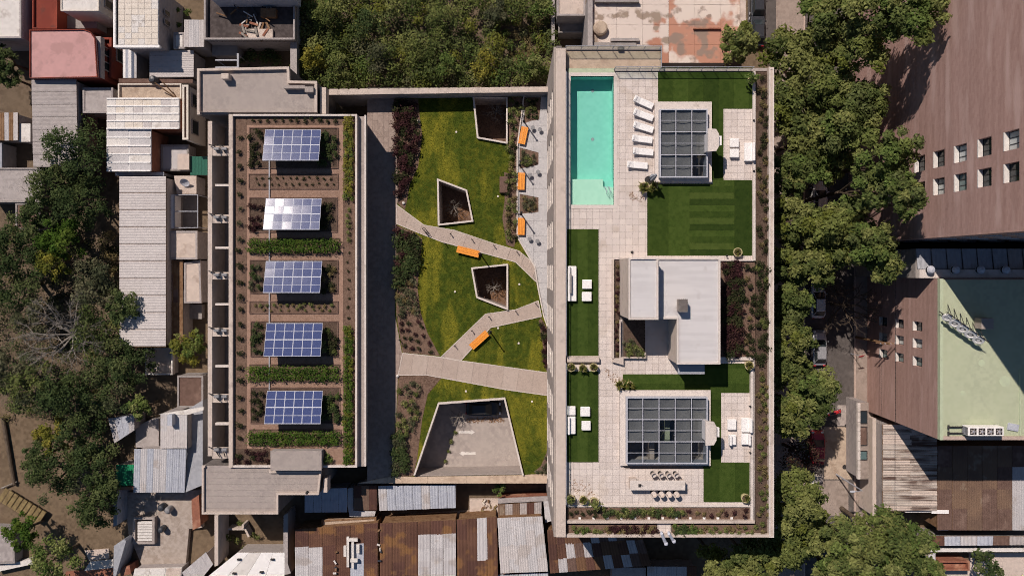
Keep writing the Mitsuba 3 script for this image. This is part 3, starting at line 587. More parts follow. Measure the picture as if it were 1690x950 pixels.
skylight((1023, 644, 1173, 768), (1034, 655, 1168, 765), 0, 5, 6, 9.5)
for S, fz in ((SK1, 10.2), (SK2, 9.9)):
    x0, y0, x1, y1 = S.bounds
    part(B, 'atrium_floor', box(x0 - .5, y0 - .5, fz - .3, x1 + .5, y1 + .5, fz), 'm_wall_grey')
    part(B, 'atrium_lining', prism(S.buffer(.02, join_style=2).difference(S.buffer(-.10, join_style=2)), fz, ZR - .13), 'm_capping_pale')
    if fz < 10:
        part(B, 'atrium_wall', box(x0 + (x1 - x0) * .30, y0, fz, x0 + (x1 - x0) * .36, y0 + (y1 - y0) * .62, ZR - .8), 'm_capping')
        part(B, 'atrium_wall', box(x0 + (x1 - x0) * .50, y0 + .3, fz, x0 + (x1 - x0) * .56, y0 + (y1 - y0) * .66, ZR - .9), 'm_green_edge')
        part(B, 'atrium_stair', cat([box(x0 + 4.9, y0 + .6 + i * .3, fz, x0 + 6.2, y0 + .9 + i * .3, fz + .18 * (i + 1)) for i in range(12)]), 'm_terrace')
    else:
        part(B, 'atrium_wall', box(x0 + (x1 - x0) * .70, y0, fz, x0 + (x1 - x0) * .75, y1 - 1.2, ZR - 1.2), 'm_green_edge')
# ventilation hoods beside the skylights: curved wing on a pier
for (px, py, w_, h_), lab in [((1178, 231, 18, 38), 0), ((1174, 715, 18, 40), 1)]:
    a, b = at(px - w_ / 2, py + h_ / 2, ZR + 3), at(px + w_ / 2, py - h_ / 2, ZR + 3)
    prof = Polygon([(a[0], a[1]), (b[0] - .25, a[1] + .05), (b[0], a[1] + .5), (b[0], b[1] - .5), (b[0] - .25, b[1] - .05), (a[0], b[1])])
    h = part(B, 'vent_hood', prism(prof, ZR + 2.75, ZR + 2.95), 'm_capping_pale')
    part(h, 'hood_wall', prism(prof.buffer(-.2), ZR - .1, ZR + 2.75), 'm_white_roof')
    part(h, 'hood_box', box(b[0] - .05, (a[1] + b[1]) / 2 - .4, ZR + 2.2, b[0] + .35, (a[1] + b[1]) / 2 + .45, ZR + 2.6), 'm_white')
# railings
def railing(px0, px1, z, n, glass=True, hgt=1.05, name='railing'):
    a, b = np.array(at(*px0, z + hgt)), np.array(at(*px1, z + hgt)); P = [a + (b - a) * i / n for i in range(n + 1)]
    k = part(B, name, rod([*a, z + hgt], [*b, z + hgt], .035, .035, 6), 'm_frame')
    for p in P: part(k, 'post', rod([*p, z], [*p, z + hgt + .03], .03, .03, 6), 'm_frame')
    if glass:
        for p, q in zip(P[:-1], P[1:]):
            part(k, 'glass_panel', (np.array([[*p, z + .1], [*q, z + .1], [*q, z + hgt - .08], [*p, z + hgt - .08]]), np.array([[0, 1, 2], [0, 2, 3]])), 'm_rail_glass')
part(B, 'north_beam', pbox(934, 77, 1092, 82, ZR - .3, ZR + .1), 'm_concrete')
part(B, 'north_beam', pbox(1015, 112.5, 1266, 117.5, ZR - .3, ZR + .12), 'm_concrete')
railing((934, 76), (1092, 76), ZR + .1, 6); railing((1016, 110.5), (1245, 110.5), ZR + .1, 11); railing((1092, 77), (1092, 111), ZR + .1, 2)
railing((934.5, 118), (934.5, 586), ZR, 22); railing((934.5, 600), (934.5, 832), ZR, 11)
part(B, 'overflow_edge', pbox(937, 113, 1014, 121, ZR - .4, ZR + .03), 'm_green_edge')
part(B, 'pool_ladder', cat([path_rod([(*at(998 + i * 6, 307, ZR), ZR - .8), (*at(998 + i * 6, 309, ZR), ZR + .6), (*at(1000 + i * 6, 317, ZR), ZR + .6), (*at(1001 + i * 6, 318, ZR), ZR - .3)], .025) for i in range(2)]), 'm_alu')
for p in [(918, 112), (1020, 112)]: part(B, 'rail_bracket', pbox(p[0], p[1] - 36, p[0] + 9, p[1] - 30, ZR + .1, ZR + .3), 'm_concrete_dark')
# waste pipes at the south edge
pi = part(B, 'vent_pipe', path_rod([(*at(1092, 878, ZR), ZR - .1), (*at(1092, 880, ZR + .8), ZR + .8), (*at(1099, 896, ZR + .2), ZR + .2), (*at(1099, 896, ZR), 5)], .14, 9), 'm_alu')
part(pi, 'pipe_cowl', move(trimesh.creation.icosphere(2, .2), *at(1099, 896, ZR + .2), ZR + .25), 'm_alu')
pi = part(B, 'vent_pipe', path_rod([(*at(1104, 878, ZR), ZR - .1), (*at(1104, 880, ZR + .8), ZR + .8), (*at(1112, 892, ZR + .2), ZR + .2), (*at(1112, 892, ZR), 5)], .14, 9), 'm_alu')
part(pi, 'pipe_cowl', move(trimesh.creation.icosphere(2, .2), *at(1112, 892, ZR + .2), ZR + .25), 'm_alu')

# ================================================================ SOLAR BUILDING
ZS = 4.8
S = thing('solar_building', 'long low building whose brown gravel roof carries planting beds and five solar arrays', 'building')
PS = pr(384, 190, 589, 770, ZS)
part(S, 'wall', prism(PS.buffer(-.05, join_style=2), G, ZS - .15), 'm_concrete_dark')
part(S, 'roof_gravel', prism(PS.buffer(-.04, join_style=2), ZS - .15, ZS), 'm_gravel')
part(S, 'parapet', pbox(377.5, 188.5, 384, 771, ZS - .2, ZS + .42), 'm_capping')
part(S, 'parapet', pbox(384.3, 188.5, 586, 191.5, ZS - .2, ZS + .40), 'm_capping_pale')
part(S, 'parapet', pbox(586, 188.5, 589.2, 771, ZS - .2, ZS + .44), 'm_capping_pale')
part(S, 'parapet', pbox(384.3, 767.5, 586, 771, ZS - .2, ZS + .36), 'm_capping_pale')
part(S, 'east_ledge', pbox(589.5, 192, 604, 769, ZS - .45, ZS - .22), 'm_concrete')
part(S, 'ledge_upstand', pbox(601.2, 190, 604, 769, ZS - .45, ZS + .10), 'm_capping_pale')
o = np.array([at(589, 480, ZS)[0] - .05, 0, 0]); Y0, Y1 = at(0, 769, ZS)[1], at(0, 191, ZS)[1]
wy = [(228, 280), (338, 392), (428, 482), (519, 571), (632, 690), (702, 748)]
hol = [[at(0, b, 2)[1], .6, at(0, a, 2)[1], 3.6] for a, b in wy]
facade(S, o, (0, 1, 0), (1, 0, 0), [(Y0, G), (Y1, G), (Y1, ZS - .45), (Y0, ZS - .45)], hol, .25, 'm_wall_grey', 'm_glass_dark', mull=2)
# west gallery: outer screen wall, shaded floor, cross decks and beams
part(S, 'gallery_wall', prism(pr(343, 200, 350, 752, ZS), G, ZS), 'm_capping')
part(S, 'gallery_floor', prism(pr(350.3, 200, 377, 752, ZS), 1.2, 1.5), 'm_wall_dark')
for i, (a, b) in enumerate([(241, 257), (354, 368), (449, 461), (541, 555), (650, 664), (738, 756)]):
    d = part(S, 'cross_deck', pbox(350.2, a, 377.3, b, ZS - .35, ZS - .05), 'm_capping')
    for j in range(2):
        u = part(d, 'cooling_unit', pbox(352 + j * 13, a + 2, 361 + j * 13, a + 6.5, ZS - .05, ZS + .45, .04), 'm_drum')
        part(S, 'pipe_run', path_rod([(*at(346 + j * 14, a - 2, ZS), ZS + .25), (*at(356 + j * 14, a + 1, ZS), ZS + .35), (*at(364 + j * 9, b - 3, ZS), ZS + .2)], .06, 6), 'm_dark_metal')
for y in (305.6, 408.6, 502, 604, 699): part(S, 'cross_beam', pbox(355, y - 1.8, 377.3, y + 1.8, ZS - .6, ZS - .1), 'm_capping_pale')
# stair blocks at both ends
nb = [(325, 113), (477, 110), (478, 133), (523, 134), (523, 189), (325, 189)]
k = part(S, 'north_block', prism(pg(nb, ZS + .1).buffer(-.04), G, ZS), 'm_concrete_dark')
part(k, 'roof_slab', prism(pg(nb, ZS + .1), ZS, ZS + .1), 'm_concrete')
part(k, 'roof_parapet', prism(ring(pg(nb, ZS + .5), .27).difference(pr(330, 185, 600, 195, ZS + .5)), ZS + .1, ZS + .5), 'm_capping')
part(k, 'chimney', pbox(365, 121, 377, 130, ZS + .1, ZS + 1.0), 'm_capping')
part(k, 'chimney', pbox(468, 141, 503, 146, ZS + .1, ZS + .75), 'm_concrete'); part(k, 'chimney', pbox(503, 143, 517, 152, ZS + .1, ZS + .85), 'm_concrete')
part(k, 'side_wall', pbox(528, 144, 538, 188, ZS - 1.4, ZS - .2), 'm_capping')
sb = [(333, 768), (447, 768), (447, 777), (530, 777), (526, 816), (459, 816), (459, 848), (333, 848)]
k = part(S, 'south_block', prism(pg(sb, ZS + .1).buffer(-.04), G, ZS), 'm_concrete_dark')
for i in range(8): part(k, 'roof_slab', prism(pg(sb, ZS + .1).intersection(pr(300, 768 + i * 10.05, 600, 777.8 + i * 10.05, ZS + .1)), ZS, ZS + .1 + .012 * (i % 2)), 'm_concrete')
part(k, 'roof_parapet', prism(ring(pg(sb, ZS + .4), .2).difference(pr(338, 760, 540, 775, ZS + .4)), ZS + .1, ZS + .4), 'm_capping')
part(k, 'stair_head', pbox(447, 744, 530, 775, ZS + .1, ZS + 1.15), 'm_wall_grey'); part(k, 'stair_roof', pbox(446.3, 743.4, 530.7, 775.8, ZS + 1.15, ZS + 1.24), 'm_concrete')
part(k, 'post', pbox(534, 789, 540, 812, ZS - 1.5, ZS - .2), 'm_capping')
part(k, 'roof_outlet', move(lathe([(0, 0), (.16, 0), (.16, .3), (.05, .42), (0, .42)], 12), *at(508, 811, ZS), ZS + .1), 'm_dark_metal')
# roof beds with edging
RB = [(388, 193.5, 407, 767), (407.4, 193.5, 566, 206), (566.4, 193.5, 585.5, 767)]
for r in RB: part(S, 'roof_bed', prism(pr(*r, ZS), ZS - .05, ZS + .03), 'm_mulch')
RBI = [(413, 212, 557, 277), (412, 288, 557, 311), (413, 327, 556, 382), (413, 394, 560, 418), (414, 430, 557, 483), (413, 498, 557, 516), (415, 531, 557, 587), (413, 602, 560, 628), (415, 640, 560, 697), (413, 709, 562, 734)]
for i, r in enumerate(RBI):
    b = part(S, 'roof_bed', prism(pr(*r, ZS), ZS - .05, ZS + .03), 'm_soil' if i % 2 == 0 else 'm_mulch')
    part(b, 'bed_edging', prism(ring(pr(*r, ZS).buffer(.09, join_style=2), .09), ZS - .05, ZS + .10), 'm_brown_roof')
part(S, 'roof_bed', prism(pr(388, 740, 446, 767, ZS), ZS - .05, ZS + .034), 'm_soil')
part(S, 'roof_path', prism(ring(pr(407.6, 206.4, 566.2, 741, ZS), .36), ZS - .05, ZS + .012), 'm_gravel_edge')
part(S, 'cable_tray', pbox(443.5, 264, 445.5, 643, ZS + .0, ZS + .12), 'm_frame')
# solar arrays
_sr = np.random.default_rng(12)
def array(y_n, y_s, x0, x1, lab, zn=5.80, zs=6.705):
    k = thing('solar_array', lab, 'solar panel', 'solar arrays on the brown roof'); xc = (x0 + x1) / 2
    yn, ys = at(xc, y_n, zn)[1], at(xc, y_s, zs)[1]; XL, XR = at(x0, y_s, zs)[0], at(x1, y_s, zs)[0]
    L = math.hypot(yn - ys, zs - zn); o = np.array([XL, ys, zs]); u = np.array([1, 0, 0]); v = np.array([0, (yn - ys) / L, (zn - zs) / L]); n = np.cross(u, v); W = XR - XL
    def loc(P, h0, h1):
        m = prism(P, h0, h1); w = m.vertices; return trimesh.Trimesh(o + w[:, :1] * u + w[:, 1:2] * v + w[:, 2:3] * n, m.faces, process=False)
    cw, rh = W / 6, L / 4; holes = []
    for c in range(6):
        for r in range(4):
            g = .036; gy0 = .055 if r % 2 == 0 else .022; gy1 = .022 if r % 2 == 0 else .055
            R = sbox(c * cw + g, r * rh + gy0, (c + 1) * cw - g, (r + 1) * rh - gy1); holes.append(R)
    part(k, 'array_frame', loc(sbox(0, 0, W, L).difference(unary_union(holes)), -.02, .035), 'm_alu')
    part(k, 'backing', loc(sbox(.02, .02, W - .02, L - .02), -.05, -.025), 'm_wall_grey')
    for R in holes:
        c = loc(R, -.02, .02); cc = c.vertices.mean(0); rx, ry = _sr.normal(size=2) * .005; M = trimesh.transformations.euler_matrix(rx, ry, 0)[:3, :3]; c.vertices = (c.vertices - cc) @ M.T + cc
        part(k, 'solar_cell', c, 'm_cell')
    for i in range(4):
        x = XL + W * (.1 + .8 * i / 3)
        for t in (.15, .85):
            p = o + u * (x - XL) + v * L * t; part(k, 'leg', rod([p[0], p[1], ZS], p - n * .05, .04, .04, 6), 'm_frame')
    for t in (.15, .85): part(k, 'rail', rod(o + v * L * t - n * .09, o + u * W + v * L * t - n * .09, .035, .035, 6), 'm_frame')
    return k
for i, (yn, ys, x0, x1, lab) in enumerate([(214, 265, 433, 526, 'blue solar array on posts, northernmost of the five on the brown roof'), (327.5, 379, 434, 527, 'solar array mirroring white glare, second from the north on the brown roof'),
    (431, 483, 434, 528, 'blue solar array in the middle of the five on the brown roof'), (533, 588, 435, 529, 'blue solar array on posts, fourth from the north on the brown roof'), (644.5, 699, 436, 529, 'blue solar array on posts, southernmost of the five on the brown roof')]): array(yn, ys, x0, x1, lab)

# ================================================================ BIG BUILDINGS ACROSS THE STREET
XB = 40.3
K = thing('office_tower', 'tall brown clad office building with two columns of deep windows, corner by the street trees', 'building')
part(K, 'wall', box(XB + .45, 3.1, G, XB + 40, 60, 36), 'm_brown_wall')
hol = [[yc - .78, zc - .85, yc + .78, zc + .85] for zc in (2., 5.05, 8.1, 11.15, 14.25, 17.4, 20.6, 23.8, 27, 30.2) for yc in (7.75, 10.35)]
facade(K, (XB + .45, 0, 0), (0, 1, 0), (-1, 0, 0), [(3.1, G), (60, G), (60, 36), (3.1, 36)], hol, .45, 'm_brown_wall', ['m_glass_dark', 'm_curtain', 'm_glass_dark', 'm_glass_teal', 'm_curtain', 'm_glass_dark', 'm_glass_dark'], 'm_white_old', 2)
facade(K, (0, 3.1, 0), (1, 0, 0), (0, -1, 0), [(XB, G), (XB + 40, G), (XB + 40, 36), (XB, 36)], [[XB + 2.2 + 3.1 * i, zc - .8, XB + 4.0 + 3.1 * i, zc + .9] for i in range(9) for zc in (5, 8.2, 11.4, 14.6, 17.8, 21)], .16, 'm_brown_wall_b', ['m_glass_dark', 'm_glass_teal'])
# low link block with a ribbed grey roof and row of roof lights
K = thing('link_building', 'narrow ribbed grey roofed block with roof fans between the two brown buildings', 'building')
part(K, 'wall', box(41.0, -.95, G, 75, 2.0, 9.2), 'm_wall_dark')
A_ = [(41.0, -.05, 9.6), (75, -.05, 9.6), (75, 2.0, 9.3), (41.0, 2.0, 9.3)]
sheets(K, A_, 22, 1, ['m_wall_blue', 'm_wall_grey', 'm_wall_blue'], 3, 3, .05, .01)
for i in range(11): part(K, 'roof_edge', box(41 + i * 3.1, -.95, 9.2, 41 + (i + 1) * 3.1 - .02, -.10, 9.9 + .01 * (i % 2)), 'm_capping_pale')
for i in range(8):
    x = 41.9 + i * 2.5
    f = part(K, 'roof_fan', move(lathe([(0, 0), (.34, 0), (.34, .35), (.42, .42), (.30, .62), (0, .70)], 14), x, -.12, 9.9), 'm_frame_lt')
    part(f, 'fan_slot', move(lathe([(.345, .1), (.36, .1), (.36, .3), (.345, .3)], 14), x, -.12, 9.9), 'm_dark_metal')
XG, ZG = 42.5, 10.6
K = thing('green_roof_building', 'brown clad building with a pale green flat roof and nine small windows facing the street', 'building')
part(K, 'wall', box(XG + .4, -17, G, XG + 32, -1.0, ZG - .2), 'm_brown_wall_b')
hol = [[yc - .5, zc - .8, yc + .5, zc + .8] for zc in (.25, 3.6, 7.0) for yc in (-6.05, -7.85, -9.75)]
facade(K, (XG + .4, 0, 0), (0, 1, 0), (-1, 0, 0), [(-17, G), (-1, G), (-1, ZG - .2), (-17, ZG - .2)], hol, .4, 'm_brown_wall_b', ['m_glass_dark', 'm_curtain', 'm_glass_teal'], 'm_white_old', 1)
part(K, 'roof', box(XG + .2, -16.9, ZG - .2, XG + 32, -1.1, ZG), 'm_green_roof')
part(K, 'roof_curb', box(XG, -17, ZG - .2, XG + .32, -1.0, ZG + .22), 'm_green_edge'); part(K, 'roof_curb', box(XG + .32, -17, ZG - .2, XG + 32, -16.65, ZG + .18), 'm_curb_pink')
part(K, 'roof_ridge', box(XG + 8.0, -16.6, ZG, XG + 8.12, -10, ZG + .07), 'm_green_edge')
for i, (x, y, w_) in enumerate([(3.2, -6.5, 1.4), (4.3, -9.4, 1.), (6.6, -11.2, 1.6), (2.4, -12.4, .8)]): part(K, 'roof_patch', prism(Point(XG + x, y).buffer(w_ * .35, 3), ZG, ZG + .012), 'm_green_edge')
# ================================================================ HOUSES AND SHEDS AROUND
def R4(x0, y0, x1, y1): return [(x0, y0), (x1, y0), (x1, y1), (x0, y1)]
def shed(name, label, pts, zs, mats, cols, rows, wall='m_wall_grey', seed=0, base=G, ribs=4, amp=.04, jit=.02, along='v', category='shed', skip=0):
    """walls under a sheet-metal roof on the pixel quad pts with corner heights zs"""
    zs = list(zs) if hasattr(zs, '__len__') else [zs] * 4
    k = thing(name, label, category); q = q3(pts, zs)
    w = Polygon([p[:2] for p in q]).buffer(-.15, join_style=2); part(k, 'wall', prism(w, base, min(zs) - .12), wall)
    part(k, 'purlin', sheet_mesh(*[(p[0], p[1], p[2] - .05) for p in q], 1, 0, .05), 'm_wood')
    sheets(k, q, cols, rows, mats, seed, ribs, amp, jit, along=along, skip=skip)
    return k
def ribroof(name, label, pts, z, cols, rows, m1, wall, ridge, seed=0, category='house', along='h', base=G, edge='m_white_old'):
    """flat roof of separate slabs with raised ribs between the rows"""
    k = thing(name, label, category); P = pg(pts, z); part(k, 'wall', prism(P.buffer(-.1), base, z - .2), wall); part(k, 'roof', prism(P, z - .2, z - .03), edge)
    A, Bq, C, D = [np.array(p[:2]) for p in q3(pts, z)]; F = lambda u, v: (A * (1 - u) + Bq * u) * (1 - v) + (D * (1 - u) + C * u) * v; rng = np.random.default_rng(seed)
    for c in range(cols):
        for r in range(rows):
            g = .03; t = Polygon([F((c + g) / cols, (r + g) / rows), F((c + 1 - g) / cols, (r + g) / rows), F((c + 1 - g) / cols, (r + 1 - g) / rows), F((c + g) / cols, (r + 1 - g) / rows)])
            part(k, 'roof_slab', prism(t, z - .04, z + rng.uniform(0, .025)), m1[rng.integers(len(m1))])
    for r in range(0 if ridge else 99, rows + 1 if ridge else 0):
        part(k, 'roof_rib', prism(Polygon(LineString([F(0.005, r / rows), F(.995, r / rows)]).buffer(.07, cap_style=2)), z - .03, z + .10), edge)
    return k
E1 = [(1, .15, .3, -2, -.6), (1, .6, .75, -2, -.6)]
# --- upper left block
house('house', 'pale weathered flat roofed house at the very top corner, its roof flecked with dark debris', R4(-40, -30, 37, 64), 1.2, 'm_white_old', 'm_wall_grey', para=.2, pw=.2)
house('house', 'red painted narrow roof just above the pink roofed house', R4(56, -30, 97, 49), .2, 'm_red', 'm_red', para=.3, pw=.15)
house('house', 'pale concrete roofed house behind the red roof, with shaded yard in front', R4(101, -30, 164, 19), 2.0, 'm_white_old', 'm_cream', para=.12, pw=.12, win=[(1, .45, .7, -.5, .9)])
house('house', 'dark back yard shelter squeezed between the pale and the pink roofs', R4(101, 26, 160, 47), -1.4, 'm_wall_dark', 'm_wall_grey')
k = house('house', 'pink flat roofed house with a dark red rim', [(50, 50), (139, 49), (150, 53), (158, 64), (162, 128), (50, 130)], 1.4, 'm_pink', 'm_red', para=.16, pmat='m_red', pw=.09, win=[(3, .1, .3, -1.2, .1), (3, .5, .7, -1.2, .1)])
part(k, 'side_roof', pbox(158, 60, 166, 128, .2, 1.0), 'm_grey_roof')
house('house', 'red walled light shaft beside the pink roofed house', R4(167, 64, 188, 130), -1.2, 'm_red', 'm_red', para=.5, pw=.25, win=[(1, .2, .5, -3, -1.8)])
shed('shed', 'long plain grey sheet roof below the pink roof, partly under a dark tree', [(52, 132), (126, 131), (129, 276), (55, 276)], [.9, .7, .7, .9], ['m_grey_roof'], 2, 7, seed=2, along='u', ribs=3, amp=.02, jit=.004)
house('house', 'small grey flat roof between the grey sheet roof and the ribbed white roof', R4(137, 145, 187, 187), 0., 'm_grey_roof', 'm_wall_grey', para=.1)
k = ribroof('house', 'tall cream tiled roof with a dark gutter, largest of the upper left block', R4(195, -24, 261, 74), 2.6, 6, 10, ['m_cream', 'm_cream', 'm_white_old'], 'm_wall_grey', False, 4, edge='m_white')
part(k, 'gutter', pbox(190.5, -24, 194, 76, 2.2, 2.45), 'm_dark_metal'); part(k, 'coping', pbox(186.5, -24, 190.5, 78, 2.2, 2.66), 'm_white'); part(k, 'coping', pbox(190.7, 74.5, 263, 78.5, 2.2, 2.66), 'm_white')
for y in (8, 24): w = part(k, 'window', box(*at(262, y + 9, 2.6), .2, *[c + d for c, d in zip(at(262, y, 2.6), (.07, 0))], 1.4), 'm_concrete'); part(w, 'pane', box(*[c + d for c, d in zip(at(262, y + 8, 2.6), (.05, 0))], .3, *[c + d for c, d in zip(at(262, y + 1, 2.6), (.1, 0))], 1.3), 'm_glass_dark')
shed('shed', 'white ribbed sheet roof beside the yard of potted plants', R4(304, 33, 337, 78), .6, ['m_shed', 'm_zinc_b'], 4, 1, seed=5, ribs=3)
house('outbuilding', 'tiny white flat roof hut touching the white ribbed sheet roof', R4(287, 54, 305, 81), .1, 'm_white_old', 'm_wall_grey', para=.12)
shed('shed', 'pale grey ribbed sheet roof under the tall cream tiled roof', R4(247, 83, 320, 128), -.2, ['m_shed', 'm_shed_b'], 2, 5, seed=6, along='u', ribs=3)
shed('lean_to', 'blue and white striped translucent canopy by the red light shaft', R4(203, 82, 226, 129), -.6, lambda c, r, g: ['m_white', 'm_zinc_blue', 'm_white', 'm_blue_metal', 'm_zinc_b'][c % 5], 5, 1, seed=7, ribs=2, category='canopy')
house('house', 'dark tiled passage roof running along the pale grey ribbed sheet roof', R4(196, 130, 318, 137), -.4, 'm_brown_roof', 'm_wall_dark')
k = house('house', 'sandy open roof terrace with leaning timbers and a round water tank', R4(197, 139, 301, 164), -.3, 'm_sandy', 'm_cream', para=.3, pmat='m_cream', pw=.14)
single('water_tank', move(lathe([(0, 0), (.42, 0), (.46, .2), (.46, .8), (.3, 1.05), (.1, 1.1), (0, 1.1)], 18), *at(255, 133, 0), -.4), 'm_tank', 'round dark water tank on the edge of the sandy roof terrace', 'water tank', smooth=40)
for i, (a, b) in enumerate([((262, 140), (290, 162)), ((275, 139), (288, 158))]): single('timber', rod([*at(*a, 0), .9], [*at(*b, 0), -.25], .07, .07, 6), 'm_wood', ['long dark timber leaning across the sandy roof terrace', 'shorter dark timber leaning beside the longer one on the sandy terrace'][i], 'timber')
ribroof('house', 'white roof of square slabs, upper half of the stepped ribbed house', R4(176, 163, 296, 212), 1.0, 8, 4, ['m_white_old', 'm_cream', 'm_shed', 'm_white_old'], 'm_brick', True, 8, edge='m_white')
ribroof('house', 'white roof with six heavy ribs, lower half of the stepped ribbed house', R4(176, 213, 249, 282), .8, 2, 5, ['m_white_old', 'm_shed', 'm_zinc_b'], 'm_brick', True, 9, edge='m_white')
house('house', 'narrow pale house with two dark windows facing the solar building', R4(302, 141, 312, 231), .9, 'm_brown_roof', 'm_cream', para=.2, win=[(1, .12, .35, -1.4, .1), (1, .6, .85, -1.4, .1)])
house('house', 'shaded blue grey yard roof under the stepped ribbed house', R4(266, 239, 312, 282), -1.6, 'm_zinc', 'm_wall_dark', para=.12)
house('outbuilding', 'small pinkish slab roof at the corner of the shaded yard', R4(293, 254, 312, 280), -1.1, 'm_rough_slab', 'm_wall_grey')
shed('lean_to', 'dark green sheet canopy against the gallery of the solar building', R4(314, 258, 343, 289), -1.5, ['m_green_sheet_dk'], 3, 1, seed=10, category='canopy')
shed('long_shed', 'longest white corrugated shed roof, running beside the solar building', R4(197, 291, 274, 572), [.7, .9, .9, .7], ['m_shed', 'm_shed', 'm_shed', 'm_shed_b'], 2, 10, seed=11, along='u', ribs=6, amp=.035, jit=.004)
house('outbuilding', 'blue flashing roof strip at the upper end of the long white shed', R4(190, 284, 270, 290), -.6, 'm_zinc_blue', 'm_wall_dark')
k = thing('pergola', 'white framed pergola over a dark yard beside the long shed', 'pergola')
part(k, 'deck', pbox(276, 321, 287, 377, -2.2, -.5), 'm_white'); part(k, 'yard_floor', pbox(287, 321, 327, 376, G, G + .1), 'm_wall_dark')
for y in (321, 348, 375): part(k, 'beam', pbox(287, y, 327, y + 1.3, -.7, -.55), 'm_frame')
for x in (287, 325.5):
    part(k, 'beam', pbox(x, 321, x + 1.2, 376, -.55, -.42), 'm_frame')
    for y in (322, 375): part(k, 'post', rod([*at(x + .6, y, -.5), G], [*at(x + .6, y, -.5), -.5], .05), 'm_frame')
house('outbuilding', 'pale slab roof with rust stains just above the pinkish square slab', [(287, 290), (324, 290), (324, 320), (292, 320)], -1., 'm_rough_slab', 'm_wall_grey')
single('satellite_dish', cat([move(lathe([(0, .0), (.35, .07), (.55, .2), (.52, .2), (.34, .1), (0, .04)], 18), *at(306, 300, -.6), -.6, rx=.7), rod([*at(306, 300, -.8), -1.0], [*at(306, 300, -.6), -.6], .04)]), 'm_frame_lt', 'tilted satellite dish on the rust stained pale slab roof', 'satellite dish')
house('outbuilding', 'pinkish square concrete slab roof beside the long shed', R4(279, 381, 326, 428), -.3, 'm_rough_slab', 'm_wall_grey', para=.05)
shed('shed', 'narrow brown wooden roof strip along the long white shed', R4(278, 430, 302, 568), -.7, ['m_wood', 'm_brown_roof', 'm_wood'], 3, 6, seed=12, ribs=2, amp=.02)
house('outbuilding', 'stained white slab roof beside the narrow brown wooden roof', [(304, 433), (331, 429), (333, 500), (304, 500)], -.9, 'm_rough_slab', 'm_wall_grey', para=.08)
house('outbuilding', 'dark recessed yard cover below the stained white slab', R4(304, 502, 333, 526), -2.6, 'm_wall_dark', 'm_wall_dark')
k = house('house', 'roofless pale walled pen at the foot of the long white shed', R4(243, 573, 288, 617), -2.4, 'm_rough_slab', 'm_wall_grey', para=.5, pmat='m_white_old', pw=.16)
house('house', 'brown flat roof with bright litter beside the gallery of the solar building', R4(293, 619, 336, 672), -.9, 'm_brown_roof', 'm_wall_dark', para=.1)
# grey gabled house
k = thing('house', 'light blue grey sheet roofed house with a tall upper room', 'house')
part(k, 'wall', prism(pr(224, 742, 305, 810, 0).buffer(-.1), G, -.6), 'm_wall_grey'); part(k, 'wall', prism(pr(266, 680, 310, 742, .6).buffer(-.1), G, .3), 'm_wall_grey')
sheets(k, q3([(222, 740), (308, 740), (305, 812), (220, 812)], [.3, .3, -.5, -.5]), 8, 1, ['m_zinc_blue', 'm_zinc_blue', 'm_zinc_b'], 14, 3, .03, .01)
sheets(k, q3([(265, 683), (309, 683), (309, 739), (265, 739)], [.7, .7, .5, .5]), 4, 2, ['m_zinc_b', 'm_shed', 'm_white_old'], 15, 3, .02, .01)
part(k, 'side_wall', prism(pg([(308, 676), (334, 660), (334, 800), (306, 812)], -.5), G, -.6), 'm_wall_blue'); part(k, 'ridge', prism(pg([(262, 683), (336, 671), (336, 676), (310, 684)], .75), .55, .78), 'm_white_old')
part(k, 'chimney', pbox(276, 684, 284, 702, .6, 1.5), 'm_zinc_blue')
shed('lean_to', 'skewed blue sheet roof under the dark tree beside the grey house', [(178, 690), (222, 684), (222, 709), (189, 731)], -.8, ['m_zinc_blue', 'm_zinc'], 4, 1, seed=16, category='canopy')
house('outbuilding', 'shadowed grey passage roof between the skewed blue roof and the upper room', [(224, 704), (252, 690), (262, 690), (262, 738), (224, 738)], -2.2, 'm_grey_roof', 'm_wall_dark')
shed('lean_to', 'bright green sheet canopy attached to the grey house', R4(191, 766, 221, 801), -1.0, ['m_green_sheet'], 3, 1, seed=17, ribs=3, category='canopy')
single('garden_wall', pbox(188, 803, 222, 808, G, -1.0), 'm_brick', 'short brick topped wall below the bright green canopy', 'wall')
single('garden_wall', prism(pg([(187, 810), (193, 810), (193, 866), (187, 868)], -.7), G, -.7), 'm_wall_blue', 'blue grey wall along the left of the concrete yard', 'wall')
single('garden_wall', prism(pg([(188, 900), (205, 889), (208, 892), (191, 950), (187, 950)], -.8), G, -.8), 'm_wall_blue', 'angled grey wall at the lower left corner of the concrete yard', 'wall')
struct('yard', prism(pg([(206, 812), (334, 808), (334, 870), (312, 872), (306, 934), (235, 934), (212, 880)], -2.9), G, -2.9), 'm_yard', 'sunlit concrete yard with a slatted stair cover and black tanks')
k = thing('stair_cover', 'slatted pale concrete stair cover in the sunlit yard', 'stairs')
part(k, 'frame', prism(ring(pr(219, 853, 255, 897, -2.2), .28), -2.9, -2.2), 'm_concrete')
for i in range(7): part(k, 'slat', pbox(227, 860 + i * 4.7, 251, 863.6 + i * 4.7, -2.45, -2.2 + .02 * (i % 2)), 'm_white_old')
for i, (x, y, r, l) in enumerate([(265, 838, .42, 'round black tank in the yard shade, upper left of the pair'), (276, 842, .40, 'round black tank in the yard shade, right one of the pair'), (265, 874, .36, 'small dark drum lying alone beside the slatted stair cover')]):
    single('water_tank', move(lathe([(0, 0), (r * .9, 0), (r, .15), (r, .8), (r * .7, 1.), (r * .2, 1.06), (0, 1.06)], 18), *at(x, y, -2), -2.9), ['m_tank', 'm_drum', 'm_tank'][i], l, 'water tank', smooth=40)
